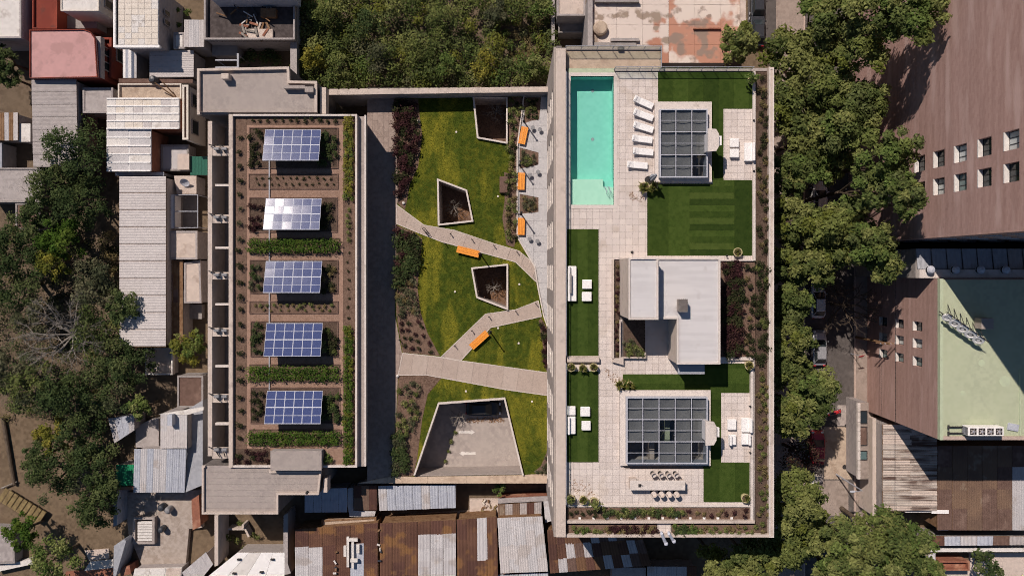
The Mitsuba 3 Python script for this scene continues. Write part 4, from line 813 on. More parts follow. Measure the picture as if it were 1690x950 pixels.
k = house('house', 'red brick walled lean-to room at the right side of the concrete yard', [(316, 824), (328, 816), (331, 868), (318, 874)], -1.2, 'm_brick', 'm_brick')
ribroof('house', 'pale pinkish slab roof at the bottom edge below the concrete yard', [(222, 938), (300, 936), (296, 975), (215, 975)], -1.4, 3, 2, ['m_white_old', 'm_rough_slab'], 'm_wall_grey', False, 20)
shed('shed', 'grey slatted sheet roof running diagonally at the bottom edge', [(300, 944), (340, 910), (352, 930), (318, 972)], -1.2, ['m_zinc', 'm_zinc_b'], 5, 1, seed=21)
house('outbuilding', 'small red tiled shelter roof in the lower corner of the concrete yard', [(196, 938), (214, 932), (216, 946), (200, 950)], -1.6, 'm_brick', 'm_brick')
# --- far left
house('house', 'mottled brown flat roof at the left edge with a bright strip', R4(-30, 277, 70, 334), -.9, 'm_grey_roof', 'm_wall_dark', para=.12)
house('outbuilding', 'small square brown roof below the mottled brown flat roof', R4(26, 335, 67, 379), -1.0, 'm_brown_roof', 'm_wall_dark', para=.08)
shed('shed', 'old striped sheet roof at the left edge beside the grey sheet roof', R4(-30, 186, 30, 232), -.8, ['m_shed', 'm_zinc', 'm_wood'], 8, 1, seed=22, ribs=2)
house('outbuilding', 'cluttered pale hut roof next to the striped sheet roof', R4(31, 204, 50, 234), -1.1, 'm_white_old', 'm_wall_grey')
house('outbuilding', 'greenish grey tank room at the far left edge', R4(-20, 236, 3, 282), -1., 'm_wall_blue', 'm_wall_dark')
k = house('house', 'ruined grey hut with broken beams near the lower left corner', [(-20, 868), (24, 870), (26, 928), (-20, 930)], -2.2, 'm_wall_grey', 'm_wall_dark', para=.15)
single('garden_wall', prism(pg([(-10, 934), (52, 922), (54, 930), (-10, 944)], -2.6), G, -2.6), 'm_white_old', 'whitewashed low wall by the ruined grey hut', 'wall')
k = thing('plank_walkway', 'yellowish plank walkway sloping down beside the dry clearing', 'walkway')
for i in range(9):
    a, b = np.array(at(4 + i * 7.6, 812 + i * 4.6, -2.8)), np.array(at(10 + i * 7.6, 816 + i * 4.6, -2.8)); d = b - a; w_ = np.array([-d[1], d[0]]) * 2.4 / np.linalg.norm(d) * .9
    part(k, 'plank', prism(Polygon([a - w_ * .5, b - w_ * .5, b + w_ * .3, a + w_ * .3]), -2.9 - .03 * (i % 3), -2.8), 'm_ochre')
for i, (a, b, l) in enumerate([((3, 690), (22, 800), 'long dark fallen log across the dry clearing'), ((0, 806), (26, 795), 'thin pale pole lying at the end of the plank walkway')]): single('log', rod([*at(*a, -3), -3.2], [*at(*b, -3), -3.2], [.24, .1][i], [.19, .07][i], 9), ['m_bark', 'm_bark_pale'][i], l, 'log')
for i, p in enumerate([[(140, 907), (180, 904), (181, 920), (148, 924)], [(150, 925), (188, 921), (188, 935), (140, 940)], [(110, 942), (188, 936), (188, 960), (100, 962)]]):
    struct('paving', prism(pg(p, G), G, G + [.10, .16, .08][i]), ['m_rough_slab', 'm_white_old', 'm_brick'][i])
# --- top centre: cluttered roof terrace and lot walls
k = house('house', 'flat dark roof terrace with a parapet and heaped scrap, above the north stair block', R4(340, -30, 489, 68), .4, 'm_scrap_floor', 'm_wall_grey', para=.55, pmat='m_wall_grey', pw=.2)
part(k, 'roof_room', pbox(345, -50, 484, -4, .4, 3.2), 'm_zinc_blue'); part(k, 'scrap_shelter', pbox(430, 14, 455, 28, .5, 1.1), 'm_wood')
_h = np.random.default_rng(31)
for i in range(16): part(k, 'scrap', move(box(-.5, -.12, 0, .5, .12, .18), *at(_h.uniform(402, 446), _h.uniform(40, 62), .5), .45 + .1 * (i % 4), rz=_h.uniform(0, 3)), ['m_wood', 'm_rough_slab', 'm_brick', 'm_bark_pale'][i % 4])
part(k, 'shutter', pbox(410, 48, 450, 66, .42, .75), 'm_rough_slab')
for i in range(14): part(k, 'scrap', move(box(-.6, -.06, 0, .6, .06, .12), *at(_h.uniform(360, 480), _h.uniform(8, 36), .5), .45 + .12 * (i % 5), rz=_h.uniform(0, 3)), ['m_wood', 'm_tank', 'm_drum', 'm_white_old'][i % 4])
k = thing('pergola', 'grey steel pergola over the shaded yard north of the stair block', 'pergola')
for y in (98, 110): part(k, 'beam', pbox(355, y, 392, y + 2.4, -.9, -.7), 'm_frame')
part(k, 'beam', pbox(391, 88, 394, 112, -.7, -.5), 'm_frame')
for x, y in [(357, 99), (392, 90), (392, 110)]: part(k, 'post', rod([*at(x, y, -.8), G], [*at(x, y, -.8), -.8], .06), 'm_frame')
house('outbuilding', 'low white walled store behind the steel pergola', R4(350, 74, 392, 92), -1.4, 'm_wall_dark', 'm_wall_grey')
k = thing('boundary_wall', 'tall grey boundary wall between the scrap terrace and the thicket', 'wall')
for i in range(6): part(k, 'wall_panel', prism(pg([(480, -10 + i * 24), (489, -10 + i * 24), (489, 13.6 + i * 24), (480, 13.6 + i * 24)], -.2 ), G, -.2), 'm_wall_grey')
part(k, 'coping', pbox(479, -10, 490, 134, -.2, -.08), 'm_wall_grey')
single('boundary_wall', prism(pg([(909, -20), (917, -20), (917, 76), (909, 76)], -1.2).buffer(-.1), G, -1.2), 'm_wall_grey', 'low grey wall where the thicket meets the terracotta terrace', 'wall')
# --- weathered terracotta terrace north of the pool building
k = thing('house', 'large weathered terracotta and white roof terrace north of the pool building', 'house'); zt = 7.5
pts = [(975, -25), (1226, -25), (1231, 40), (1196, 104), (975, 104)]; part(k, 'wall', prism(pg(pts, zt).buffer(-.05), G, zt - .1), 'm_wall_grey')
_h = np.random.default_rng(33)
for i in range(6):
    for j in range(4):
        t = pr(975 + i * 43, -25 + j * 33, 1017.6 + i * 43, 7.6 + j * 33, zt).intersection(pg(pts, zt))
        if t.area > .1: part(k, 'roof_slab', prism(t, zt - .1, zt + _h.uniform(0, .04)), 'm_weathered' if (i < 3) else 'm_weathered_b')
part(k, 'parapet', pbox(970, -25, 978, 76, zt - .5, zt + .6), 'm_wall_grey'); part(k, 'parapet', pbox(982, 0, 1055, 3.5, zt, zt + .5), 'm_wall_dark'); part(k, 'parapet', pbox(1008, 63, 1055, 68, zt, zt + .35), 'm_wall_grey'); part(k, 'beam', pbox(1145, 46, 1190, 48, zt, zt + .3), 'm_brick')
part(k, 'parapet', pbox(1222, -25, 1231, 60, zt - .5, zt + .3), 'm_rough_slab')
t_ = part(k, 'roof_room', pbox(978, 70, 1050, 76, zt - 2.5, zt + .18), 'm_wall_dark'); part(k, 'water_tank_base', move(lathe([(0, 0), (.75, 0), (.75, .5), (.6, .62), (0, .62)], 20), *at(990, 49, zt), zt), 'm_sandy')
k = house('house', 'narrow pale roof with rubble stripes squeezed beside the pool building corner', R4(1094, 87, 1196, 107), 6.2, 'm_white_old', 'm_wall_grey', para=.15, pw=.12)
for i in range(12): part(k, 'rubble', move(box(-.3, -.12, 0, .3, .12, .14), *at(1105 + _h.uniform(0, 60), 100 + _h.uniform(-7, 3), 6.3), 6.2, rz=_h.uniform(0, 3)), ['m_brick', 'm_wood', 'm_rough_slab'][i % 3])
house('house', 'small mossy rubble strewn roof left of the terracotta terrace', R4(919, -25, 966, 27), 1.2, 'm_rough_slab', 'm_wall_grey', para=.15)
house('outbuilding', 'dark roofless store overgrown at the edge of the thicket', R4(921, 29, 965, 56), -1.5, 'm_wall_dark', 'm_wall_dark', para=.4, pw=.15)
# --- south centre: sheds
k = shed('shed', 'light blue grey corrugated shed roof below the garden wall', [(624, 801), (752, 799), (753, 837), (626, 842)], [-.6, -.6, -1.0, -1.0], ['m_zinc_blue', 'm_zinc_blue', 'm_zinc_b'], 9, 1, seed=41, ribs=3)
shed('shed', 'dark weathered felt roof beside the light blue grey shed roof', R4(584, 801, 622, 841), [-.7, -.7, -1., -1.], ['m_grimy', 'm_rust_c', 'm_grimy'], 3, 2, seed=42, ribs=2, amp=.02)
shed('shed', 'blue grey metal roof in the shade of the south stair block', [(503, 808), (573, 804), (573, 844), (503, 845)], [-1, -1, -1.2, -1.2], ['m_zinc_blue'], 5, 2, seed=43, ribs=3)
house('outbuilding', 'pale corner roof linking the blue grey metal and felt roofs', [(573, 806), (583, 804), (583, 842), (620, 843), (618, 851), (577, 852), (573, 830)], -1.2, 'm_zinc_b', 'm_wall_grey')
house('outbuilding', 'ochre stained strip roof behind the rusty shed, by the felt roof', [(531, 857), (621, 852), (621, 868), (528, 874)], -1.4, 'm_sandy', 'm_wood', para=.08)
struct('yard', prism(pg([(640, 850), (830, 838), (830, 870), (640, 868)], -3.2), G, -3.2), 'm_sandy'); struct('yard', prism(pg([(775, 823), (822, 823), (822, 862), (775, 862)], -3.0), G, -3.0), 'm_rough_slab', 'small pale paved yard with rubble behind the rusty sheds')
k = thing('rubble_heap', 'heap of broken yellowish bricks in the small paved yard', 'rubble heap')
for i in range(26): part(k, 'brick', move(box(-.18, -.1, 0, .18, .1, .12), *at(_h.uniform(795, 820), _h.uniform(824, 856), -2.9), -2.98 + .07 * (i % 3), rz=_h.uniform(0, 3), rx=_h.uniform(-.3, .3)), ['m_ochre', 'm_rough_slab', 'm_wood', 'm_cream'][i % 4])
k = thing('junk_heap', 'heap of dark junk on the sandy yard strip behind the rusty shed', 'junk heap')
for i in range(14): part(k, 'scrap', move(box(-.25, -.15, 0, .25, .15, .2), *at(_h.uniform(662, 686), _h.uniform(855, 864), -3), -3.2 + .12 * (i % 3), rz=_h.uniform(0, 3), rx=_h.uniform(-.4, .4)), ['m_tank', 'm_white_old', 'm_drum', 'm_brick'][i % 4])
def patch(c0, c1, r0, r1): return lambda c, r: c0 <= c < c1 and r0 <= r < r1
RC = ['m_rust', 'm_rust', 'm_rust_c', 'm_rust', 'm_rust_b']
def rusty(c, r, g):
    if c <= 1 and r >= 1: return ['m_zinc_b', 'm_zinc'][(c + r) % 2]
    if c == 4 and r >= 1: return 'm_zinc_blue'
    return RC[g.integers(4)]
shed('rusty_shed', 'rusty corrugated shed roof with white debris, leftmost of the rusty row', [(487, 873), (624, 862), (624, 990), (487, 990)], [-.2, -.2, -.5, -.5], rusty, 6, 4, 'm_wood', 44, ribs=6, amp=.025)
k = thing('debris', 'broken white painted frame lying on the leftmost rusty roof', 'debris')
for i, (x, y, w_, h_) in enumerate([(572, 885, 4, 50), (580, 893, 4, 44), (567, 900, 4, 18), (588, 898, 5, 14), (576, 888, 14, 5), (578, 922, 12, 5)]): part(k, 'board', pbox(x, y, x + w_, y + h_, .0, .12 + .04 * i), 'm_white_old')
for i in range(10): part(k, 'scrap', move(box(-_h.uniform(.1, .3), -.1, 0, .2, .08, .09), *at([555, 626][i % 2] + _h.uniform(-5, 6), 872 + _h.uniform(0, 75), 0), -.08, rz=_h.uniform(0, 3)), ['m_white_old', 'm_tank', 'm_wood'][i % 3])
shed('rusty_shed', 'rusty brown shed roof with one big grey patch, second of the rusty row', [(627, 863), (753, 857), (753, 990), (627, 990)], [-.15, -.15, -.4, -.4], lambda c, r, g: ['m_zinc', 'm_zinc_b'][(c + r) % 2] if c >= 3 and r >= 1 and (c < 6) and r != 9 else RC[g.integers(4)], 6, 6, 'm_wood', 45, ribs=4)
shed('rusty_shed', 'dark red rusty shed roof with a single pale strip, third of the rusty row', [(754, 857), (820, 852), (823, 990), (755, 990)], [-.2, -.2, -.4, -.4], lambda c, r, g: 'm_zinc_b' if c == 2 and r in (0, 1) else RC[g.integers(4)], 4, 4, 'm_wood', 46, ribs=3)
shed('zinc_shed', 'whitish grey corrugated shed roof at the right end of the rusty row', [(821, 854), (895, 851), (905, 942), (826, 945)], [0, 0, -.2, -.2], ['m_zinc_b', 'm_zinc_b', 'm_shed'], 5, 4, 'm_wood', 47, ribs=4)
shed('shed', 'bluish rippled roof edge below the whitish grey shed roof', [(760, 950), (905, 944), (905, 990), (760, 990)], -.9, ['m_zinc_blue', 'm_wall_blue'], 9, 1, 'm_wood', 48)
shed('shed', 'dark scorched open shed roof between the yard and the whitish grey roof', [(822, 832), (894, 828), (894, 850), (822, 853)], -1.3, ['m_grimy', 'm_grey_roof', 'm_rust_c'], 6, 1, seed=49)
house('outbuilding', 'pale strip roof touching the foot of the pool building wall', [(897, 827), (909, 826), (913, 858), (900, 862)], -1.2, 'm_zinc_b', 'm_wall_grey')
house('outbuilding', 'cracked grey ledge roof with a brick rim behind the scorched shed', [(822, 822), (904, 818), (904, 826), (822, 830)], -1.3, 'm_wall_grey', 'm_brick')
shed('white_shed', 'smooth white roof with small dark vents below the south stair block', [(392, 911), (470, 911), (470, 985), (300, 985)], -.6, ['m_white', 'm_white_old', 'm_white'], 4, 2, seed=50, ribs=1, amp=.005, jit=.005)
for i, (x, y) in enumerate([(394, 923), (449, 923), (386, 946), (431, 944)]): single('roof_vent', pbox(x - 3, y - 1.2, x + 3, y + 1.2, -.6, -.35), 'm_dark_metal', ['small dark vent near the sloping edge of the white roof', 'small dark vent near the grey wall on the white roof', 'long dark vent at the bottom edge of the white roof, left one', 'long dark vent at the bottom edge of the white roof, right one'][i], 'vent')
single('boundary_wall', prism(pg([(468, 850), (475, 846), (475, 930), (480, 945), (470, 948), (467, 930)], -.6), G, -.6), 'm_wall_grey', 'tall grey wall between the walled yard and the leftmost rusty shed', 'wall')
single('boundary_wall', prism(pg([(354, 850), (360, 850), (360, 932), (354, 934)], -.4), G, -.4), 'm_capping', 'pale wall on the left of the walled yard below the south stair block', 'wall')
k = thing('boundary_wall', 'low stepped wall dividing the walled yard below the south stair block', 'wall'); part(k, 'wall', pbox(376, 871, 402, 874, G, -2.2), 'm_capping'); part(k, 'wall', pbox(399, 865, 402.6, 871, G, -2.0), 'm_capping')
part(k, 'buttress', prism(pg([(402, 871), (405, 870), (412, 884), (409, 886)], -2.3), G, -2.3), 'm_capping')
# --- below the pool building: patchwork roof and shaded lots
PM = ['m_rust', 'm_zinc', 'm_rust_b', 'm_rust_c', 'm_brown_roof', 'm_rust', 'm_rust_b']
shed('patchwork_shed', 'patchwork roof of rusty and grey sheets below the pool building corner', [(903, 874), (1055, 868), (1075, 932), (908, 945)], [-.3, -.3, -.6, -.6], lambda c, r, g: PM[(c * 3 + r * 2 + int(g.integers(2))) % 7], 11, 3, 'm_wood', 51, ribs=3)
house('outbuilding', 'dark lower roof in the shadow below the patchwork roof', R4(1010, 936, 1066, 985), -1.4, 'm_grey_roof', 'm_wall_grey')
shed('shed', 'shadowed grey sheet roof at the bottom edge beneath the waste pipes', R4(1068, 934, 1150, 985), -1.2, ['m_zinc', 'm_zinc_b', 'm_rust'], 5, 2, seed=52)
# --- right bottom
m2('m_grimy', (.19, .125, .088), (.135, .09, .07), 't_blotch', (.24, .185, .14), 't_stain')
def weath(c, r, g): return ['m_white_old', 'm_rust_c', 'm_rough_slab', 'm_wall_grey', 'm_white_old'][g.integers(5)]
shed('ribbed_shed', 'weathered white and rust banded roof beside the green roofed building', [(1457, 700), (1546, 700), (1546, 843), (1457, 843)], [1.2, 1.2, .9, .9], ['m_weath', 'm_weath', 'm_weath', 'm_rough_slab'], 2, 17, 'm_wall_grey', 53, along='u', ribs=2, jit=.03)
shed('rusty_shed', 'big brown rusty roof partly in the shadow of the green roofed building', [(1547, 735), (1720, 735), (1720, 874), (1547, 874)], [1., 1., .7, .7], lambda c, r, g: 'm_zinc' if c >= 5 and r >= 1 else ['m_grimy', 'm_grimy', 'm_brown_roof', 'm_grimy'][g.integers(4)], 7, 4, 'm_wood', 54, ribs=6, amp=.02)
shed('lean_to', 'narrow blue grey sheet roof strip at the corner of the big brown roof', R4(1548, 842, 1565, 875), .2, ['m_zinc_blue'], 2, 1, seed=55, category='canopy')
house('outbuilding', 'white gutter parapet below the weathered banded roof', R4(1494, 841, 1540, 845), .6, 'm_white', 'm_wall_grey'); house('outbuilding', 'short white roof parapet at the corner of the big brown roof', R4(1538, 841, 1566, 847), .9, 'm_white', 'm_wall_grey')
shed('shed', 'long low roof with a pale blue half below the big brown roof', [(1532, 884), (1720, 884), (1720, 898), (1532, 900)], -.4, lambda c, r, g: ['m_rust_c', 'm_zinc_blue', 'm_zinc_b', 'm_zinc_blue', 'm_brown_roof', 'm_grey_roof', 'm_grey_roof'][c % 7], 7, 1, 'm_wall_dark', 56)
single('boundary_wall', pbox(1522, 904, 1720, 910, G, -1.2), 'm_white_old', 'long whitewashed wall along the bottom right yards', 'wall')
house('house', 'red brown sunken roof in the bottom right yard below the whitewashed wall', R4(1546, 922, 1596, 938), -2.2, 'm_brick', 'm_brick', para=.5, pw=.2)
shed('shed', 'small white ribbed hut roof beside the red brown sunken roof', [(1524, 918), (1544, 910), (1544, 940), (1528, 940)], -1.6, ['m_white', 'm_zinc_b'], 3, 1, seed=57)
struct('yard', prism(pg([(1600, 912), (1720, 912), (1720, 985), (1540, 985), (1540, 942), (1600, 940)], -3.3), G, -3.3), 'm_rough_slab')
# pale street front of the banded roof with door openings
k = thing('street_front', 'low pale street front with three dark openings below the nine window facade', 'building')
xw = at(1416, 0, 0)[0]; yb, yt = at(0, 790, 0)[1], at(0, 664, 0)[1]
part(k, 'wall', box(xw + .3, yb, G, xw + 1.15, yt, -.2), 'm_wall_grey')
part(k, 'roof', box(xw + .1, yb, -.2, xw + 1.22, yt, -.02), 'm_sidewalk')
for i in range(8): part(k, 'roof_coping', box(xw - .1, yb + (yt - yb) * i / 8 + .02, -.22, xw + .22, yb + (yt - yb) * (i + 1) / 8 - .02, .12), 'm_capping_pale')
for i, (a, b) in enumerate([(678, 698), (704, 734), (744, 758)]):
    w = part(k, 'roof_light', prism(pr(1417.5, a, 1431, b, .0), -.1, .06), ['m_glass_dark', 'm_brown_roof', 'm_glass_teal'][i]); part(w, 'frame', prism(ring(pr(1417, a - .6, 1431.6, b + .6, .08), .08), -.1, .10), 'm_dark_metal')
single('boundary_wall', pbox(1440, 690, 1446, 850, G, -.3), 'm_capping', 'pale wall strip between the street front and the weathered banded roof', 'wall')
# ================================================================ THICKET NORTH OF THE GARDEN (one tangled mass) 
_t = np.random.default_rng(61); Cn, Rn = [], []
pts = scatter([(496, -40), (912, -40), (912, 28), (912, 132), (700, 138), (545, 140), (500, 128)], 190, 62, 17)
for (x, y) in pts:
    r = _t.uniform(.75, 1.5); zz = G + _t.uniform(.8, 2.4)
    if 820 < x < 905 and 20 < y < 100 and _t.random() < .75: r, zz = .6, G + .5
    Cn.append([*at(x, y, zz), zz]); Rn.append(r)
m, c = leaves(Cn, Rn, 40000, .31, 63, OLIVE + OLIVE + FRESH[2:3] + YELLOW[1:2] + YELLOW[3:] + GREY[1:2] + DEEP[3:], low=-.1)
stuff('undergrowth', m, 'm_leaf', 'tangled olive green thicket filling the overgrown lot north of the garden', 'undergrowth', color=c)
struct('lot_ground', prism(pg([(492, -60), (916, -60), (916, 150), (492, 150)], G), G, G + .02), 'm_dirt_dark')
m, c = leaves([[*at(x, y, G), G + .25] for x, y in scatter([(825, 15), (905, 25), (900, 95), (850, 105), (815, 60)], 36, 64, 8)], [.55] * 36, 3600, .2, 65, DRY, up=.6)
stuff('dry_grass', m, 'm_leaf', 'straw coloured dry grass patch in the right part of the thicket', 'dry grass', color=c)
for i, (x, y, r, p, l) in enumerate([(520, 95, 24, YELLOW, 'yellowish bush at the left end of the thicket'), (560, 112, 26, OLIVE, 'rounded olive bush beside the garden wall, left of the thicket middle'), (625, 98, 28, GREY, 'greyish bush in the thicket above the garden wall'), (690, 80, 30, OLIVE, 'large olive bush in the middle of the thicket'), (742, 108, 24, FRESH, 'fresh green bush by the garden wall in the thicket'), (800, 112, 26, YELLOW, 'yellow green bush by the garden wall, right of the thicket middle'), (880, 112, 24, FRESH, 'bright green bush in the corner between thicket and pool building'), (610, 40, 32, DEEP, 'dark bush in the upper left part of the thicket'), (730, 35, 32, OLIVE, 'broad olive bush at the top of the thicket'), (540, 30, 28, OLIVE, 'olive bush at the top left corner of the thicket'), (820, 20, 26, GREY, 'grey green bush above the dry grass patch'), (895, 15, 24, FRESH, 'bright green bush above the small rubble strewn roof')]):
    tree(x, y, -.9, r, p, 600 + i, l, n=1100, leaf=.26, name='bush', category='bush', blobs=8, low=-.1)
# ================================================================ STREET TREES
ST = [(1370, 25, 52, 0), (1440, 22, 56, 0), (1503, 22, 50, 0), (1425, 78, 42, 2), (1352, 72, 38, 2), (1300, 96, 45, 2), (1217, 72, 30, 2), (1345, 138, 46, 2), (1298, 172, 38, 2), (1388, 172, 44, 0), (1332, 226, 50, 2), (1402, 214, 42, 0),
      (1304, 288, 36, 0), (1362, 268, 38, 0), (1468, 262, 46, 0), (1440, 306, 38, 0), (1492, 322, 34, 0), (1308, 362, 38, 2), (1342, 394, 42, 2), (1386, 384, 50, 2), (1432, 402, 38, 0), (1298, 436, 36, 2), (1346, 438, 34, 2), (1302, 505, 36, 0), (1303, 560, 36, 2), (1300, 612, 34, 2), (1338, 642, 40, 0), (1302, 684, 34, 2), (1334, 676, 26, 0),
      (1312, 826, 48, 2), (1330, 874, 46, 2), (1286, 902, 44, 2), (1236, 928, 42, 2), (1188, 938, 36, 2), (1400, 902, 46, 1), (1452, 884, 50, 1), (1500, 900, 38, 1), (1444, 938, 42, 1), (1376, 944, 36, 1), (1530, 940, 24, 1), (1458, 434, 30, 2), (1428, 168, 34, 0), (1378, 222, 38, 0), (1405, 345, 26, 0)]
WH = ['top edge of the picture, left of three above the parked cars', 'top edge, middle of the three crowns by the office tower', 'top edge, its crown overhanging the office tower wall', 'below the top edge crowns, shading the office tower', 'small crown filling the gap left of the top edge trees', 'at the north east corner of the pool building roof', 'overhanging the terracotta terrace, smallest of the northern trees', 'second crown down along the pool building, reaching over the street', 'hugging the parapet level with the upper skylight top', 'reaching across the street toward the blank office wall', 'broad crown level with the upper skylight', 'mid street crown level with the upper skylight', 'hugging the parapet just below the upper skylight', 'above the half hidden white car', 'in front of the lowest office windows', 'below the office windows crown, with a bare bough showing', 'its edge touching the lower row of office windows', 'hugging the parapet level with the large middle lawn', 'mid street crown level with the middle lawn', 'broad crown just above the upper white car', 'reaching the corner of the office tower', 'hugging the parapet level with the tower top', 'just left of the upper white car', 'hugging the parapet level with the tower bed', 'hugging the parapet left of the silver car', 'hugging the parapet below the silver car', 'crown above the red motorcycle, widest of the southern middle group', 'hugging the parapet level with the lower skylight', 'small crown between the motorcycle tree and the parapet', 'first crown south of the gap with the purple tree', 'second crown south of the purple tree, over the kerb', 'at the south east corner of the pool building', 'below the south parapet of the pool building', 'leftmost of the crowns along the bottom edge', 'right of the street at the bottom, below the street lamp', 'broadest bottom crown, beside the weathered banded roof', 'right end of the bottom crowns, touching the white hut', 'at the bottom edge below the broadest bottom crown', 'at the bottom edge in the middle of the street', 'smallest crown at the bottom right by the yard', 'dark crown against the west end of the narrow link building', 'half shaded crown close to the blank office wall', 'mid street crown just below the blank office wall lamp', 'small crown by the bare bough above the middle lawn level']
PALS = [OLIVE[:4] + DEEP[3:] + FRESH[:1], FRESH + OLIVE, OLIVE + YELLOW[3:] + OLIVE[2:3]]
TN = ['deep green street tree ', 'fresh green street tree ', 'olive green street tree ']
for i, (x, y, r, p) in enumerate(ST):
    zt = {0: 8., 1: 12., 2: 15.5, 3: 11., 9: 8., 11: 9., 14: 13., 15: 12., 16: 14.5, 19: 7., 20: 10., 6: 10.5, 40: 10., 41: 9., 42: 7., 43: 7.}.get(i, 5.2 + (i * 7 % 5) * .35)
    tree(x, y, zt, r * 1.13, PALS[p], 700 + i, TN[p] + WH[i], n=int(1000 + r * r * 1.45), leaf=.42 if zt < 8 else .38, group='trees along the street', blobs=24, low=-.15)
tree(1316, 748, .8, 36, PURPLE + DEEP[:1], 760, 'dark purple leaved tree beside the red car', n=1300, leaf=.24, blobs=14)
bare_tree(1428, 508, 4.5, 66, 761, 'bare branched street tree in front of the nine window facade', G, 'm_bark', k0=8, depth=5, thick=.16)
bare_tree(1398, 470, 2.5, 40, 762, 'smaller bare brown tree beside the upper white car', G, 'm_bark', k0=7, depth=4, thick=.10)
# ================================================================ TREES WEST OF THE SOLAR BUILDING
LT = [(140, 712, 36, DEEP, 'dark tree between the golden leaved tree and the skewed blue roof'), (176, 806, 28, DEEP, 'dark tree just left of the blue grey yard wall'), (66, 752, 26, DEEP + GREY[:1], 'dark low tree between the log and the plank walkway'), (70, 350, 30, DEEP, 'dark tree between the small square brown roof and the dark tree cluster'), (60, 520, 34, GREY, 'grey scrubby tree left of the bare grey tree trunk'), (125, 250, 50, DEEP, 'dark green tree overhanging the plain grey sheet roof'), (92, 302, 38, DEEP, 'dark green tree above the small square brown roof'), (142, 332, 44, DEEP, 'dark tree beside the upper part of the long white shed'), (38, 402, 42, DEEP, 'broad dark tree at the left edge below the brown huts'), (28, 468, 44, DEEP, 'dark tree at the left edge above the bare grey tree'), (106, 396, 34, HEDGE, 'mid green tree left of the dry vine on the long shed'), (92, 434, 26, YELLOW, 'yellow green tree among the dark crowns left of the long shed'), (160, 470, 40, GREY, 'grey green tree against the middle of the long white shed'), (205, 505, 30, DEEP, 'dark tree casting leaf shadows on the long white shed'), (165, 560, 46, OLIVE[1:] + DEEP, 'green tree near the lower end of the long white shed'), (212, 600, 40, DEEP, 'dark tree over the roofless walled pen'), (185, 645, 44, DEEP + GREY[:1], 'large leaved dark tree above the skewed blue roof'), (120, 655, 44, DEEP, 'dark tree in the thick of the left garden'), (60, 640, 44, GREY + OLIVE[:2], 'grey olive tree above the dry clearing'), (18, 612, 36, GREY, 'grey tree at the left edge above the dry clearing'), (92, 718, 28, YELLOW, 'small golden leaved tree beside the dry clearing'), (98, 778, 46, DEEP + GREY[:1], 'dark spreading tree right of the plank walkway'), (160, 768, 42, DEEP, 'dark tree next to the bright green canopy'), (158, 838, 32, DEEP, 'dark tree by the left wall of the concrete yard'), (40, 876, 28, HEDGE, 'green bushy tree by the ruined grey hut'), (92, 922, 38, FRESH, 'bright green tree at the bottom edge near the lower left corner'), (313, 572, 28, YELLOW + FRESH, 'yellow green tree squeezed between pen and solar building'), (8, 100, 22, DEEP, 'dark tree at the left edge below the weathered corner house'), (16, 128, 20, DEEP, 'small dark tree in the shade left of the grey sheet roof'), (232, 672, 18, FRESH, 'small fresh green tree above the grey gabled house')]
for i, (x, y, r, p, l) in enumerate(LT): tree(x, y, -.1 + (i * 3 % 4) * .25, r * 1.14, p, 800 + i, l, n=int(900 + r * r * 1.15), leaf=.30, name='garden_tree', blobs=20, low=-.15)
bare_tree(96, 555, 3.2, 88, 840, 'large bare grey tree in the left garden, its branches spreading widely', G, 'm_bark_pale', k0=10, depth=5, thick=.17, fork_h=.6)
bare_tree(60, 310, -.2, 50, 841, 'bare twiggy tree over the mottled brown roof', G, 'm_bark', k0=5, depth=4, thick=.08)
bare_tree(132, 800, 1.8, 44, 842, 'half bare tree with pale boughs among the dark crowns by the clearing', G, 'm_bark_pale', k0=6, depth=4, thick=.1)
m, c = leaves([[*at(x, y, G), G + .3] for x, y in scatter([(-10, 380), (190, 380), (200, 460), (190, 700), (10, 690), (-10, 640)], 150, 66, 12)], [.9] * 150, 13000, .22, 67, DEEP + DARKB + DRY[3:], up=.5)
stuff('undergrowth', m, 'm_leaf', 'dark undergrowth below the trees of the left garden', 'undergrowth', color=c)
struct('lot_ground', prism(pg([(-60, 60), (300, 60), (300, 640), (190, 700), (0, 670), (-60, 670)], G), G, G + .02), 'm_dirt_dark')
struct('lot_ground', prism(pg([(480, 815), (905, 805), (905, 880), (480, 880)], G), G, G + .03), 'm_dirt_dark')
m, c = leaves([[*at(x, y, G), G + .9] for x, y in scatter([(176, 388), (196, 380), (198, 460), (180, 450)], 16, 68, 5)], [.5] * 16, 1000, .2, 69, DRY, up=.4)
single('vine', m, 'm_leaf', 'dry orange brown creeper on the side of the long white shed', 'vine', color=c)
tree(826, 806, -1.6, 13, FRESH, 850, 'small bright green bush behind the south garden wall', n=300, leaf=.24, name='bush', category='bush', blobs=5)
tree(838, 838, -2.2, 14, OLIVE, 851, 'olive bush beside the rubble heap in the small yard', n=300, leaf=.22, name='bush', category='bush', blobs=5)
tree(1622, 928, -1.4, 26, DEEP, 852, 'dark palm like bush in the bottom right yard', n=600, leaf=.4, name='bush', category='bush', blobs=7)
for i, (x, y) in enumerate([(297, 20), (312, 24), (290, 40), (300, 44)]): plant([P_FRESH, P_FRESH, P_SPIKY, P_FRESH][i], x, y, G + 1.0, .5, ['round pale flowering plant in the yard above the white ribbed roof', 'green potted plant in the yard, right of the pale flowering one', 'spiky potted plant at the left of the yard above the white hut', 'leafy plant just above the tiny white hut'][i], None, 'potted_plant', 'plant')
plants_yard = [plant(P_OLIVE, x, y, G + .1, r, 'low green weed clump in the walled yard below the south stair block', 'weeds in the walled yard', 'weed', 'weeds') for x, y, r in [(380, 885, .6), (392, 890, .5), (418, 880, .5), (410, 902, .6), (428, 884, .4), (400, 862, .5)]]
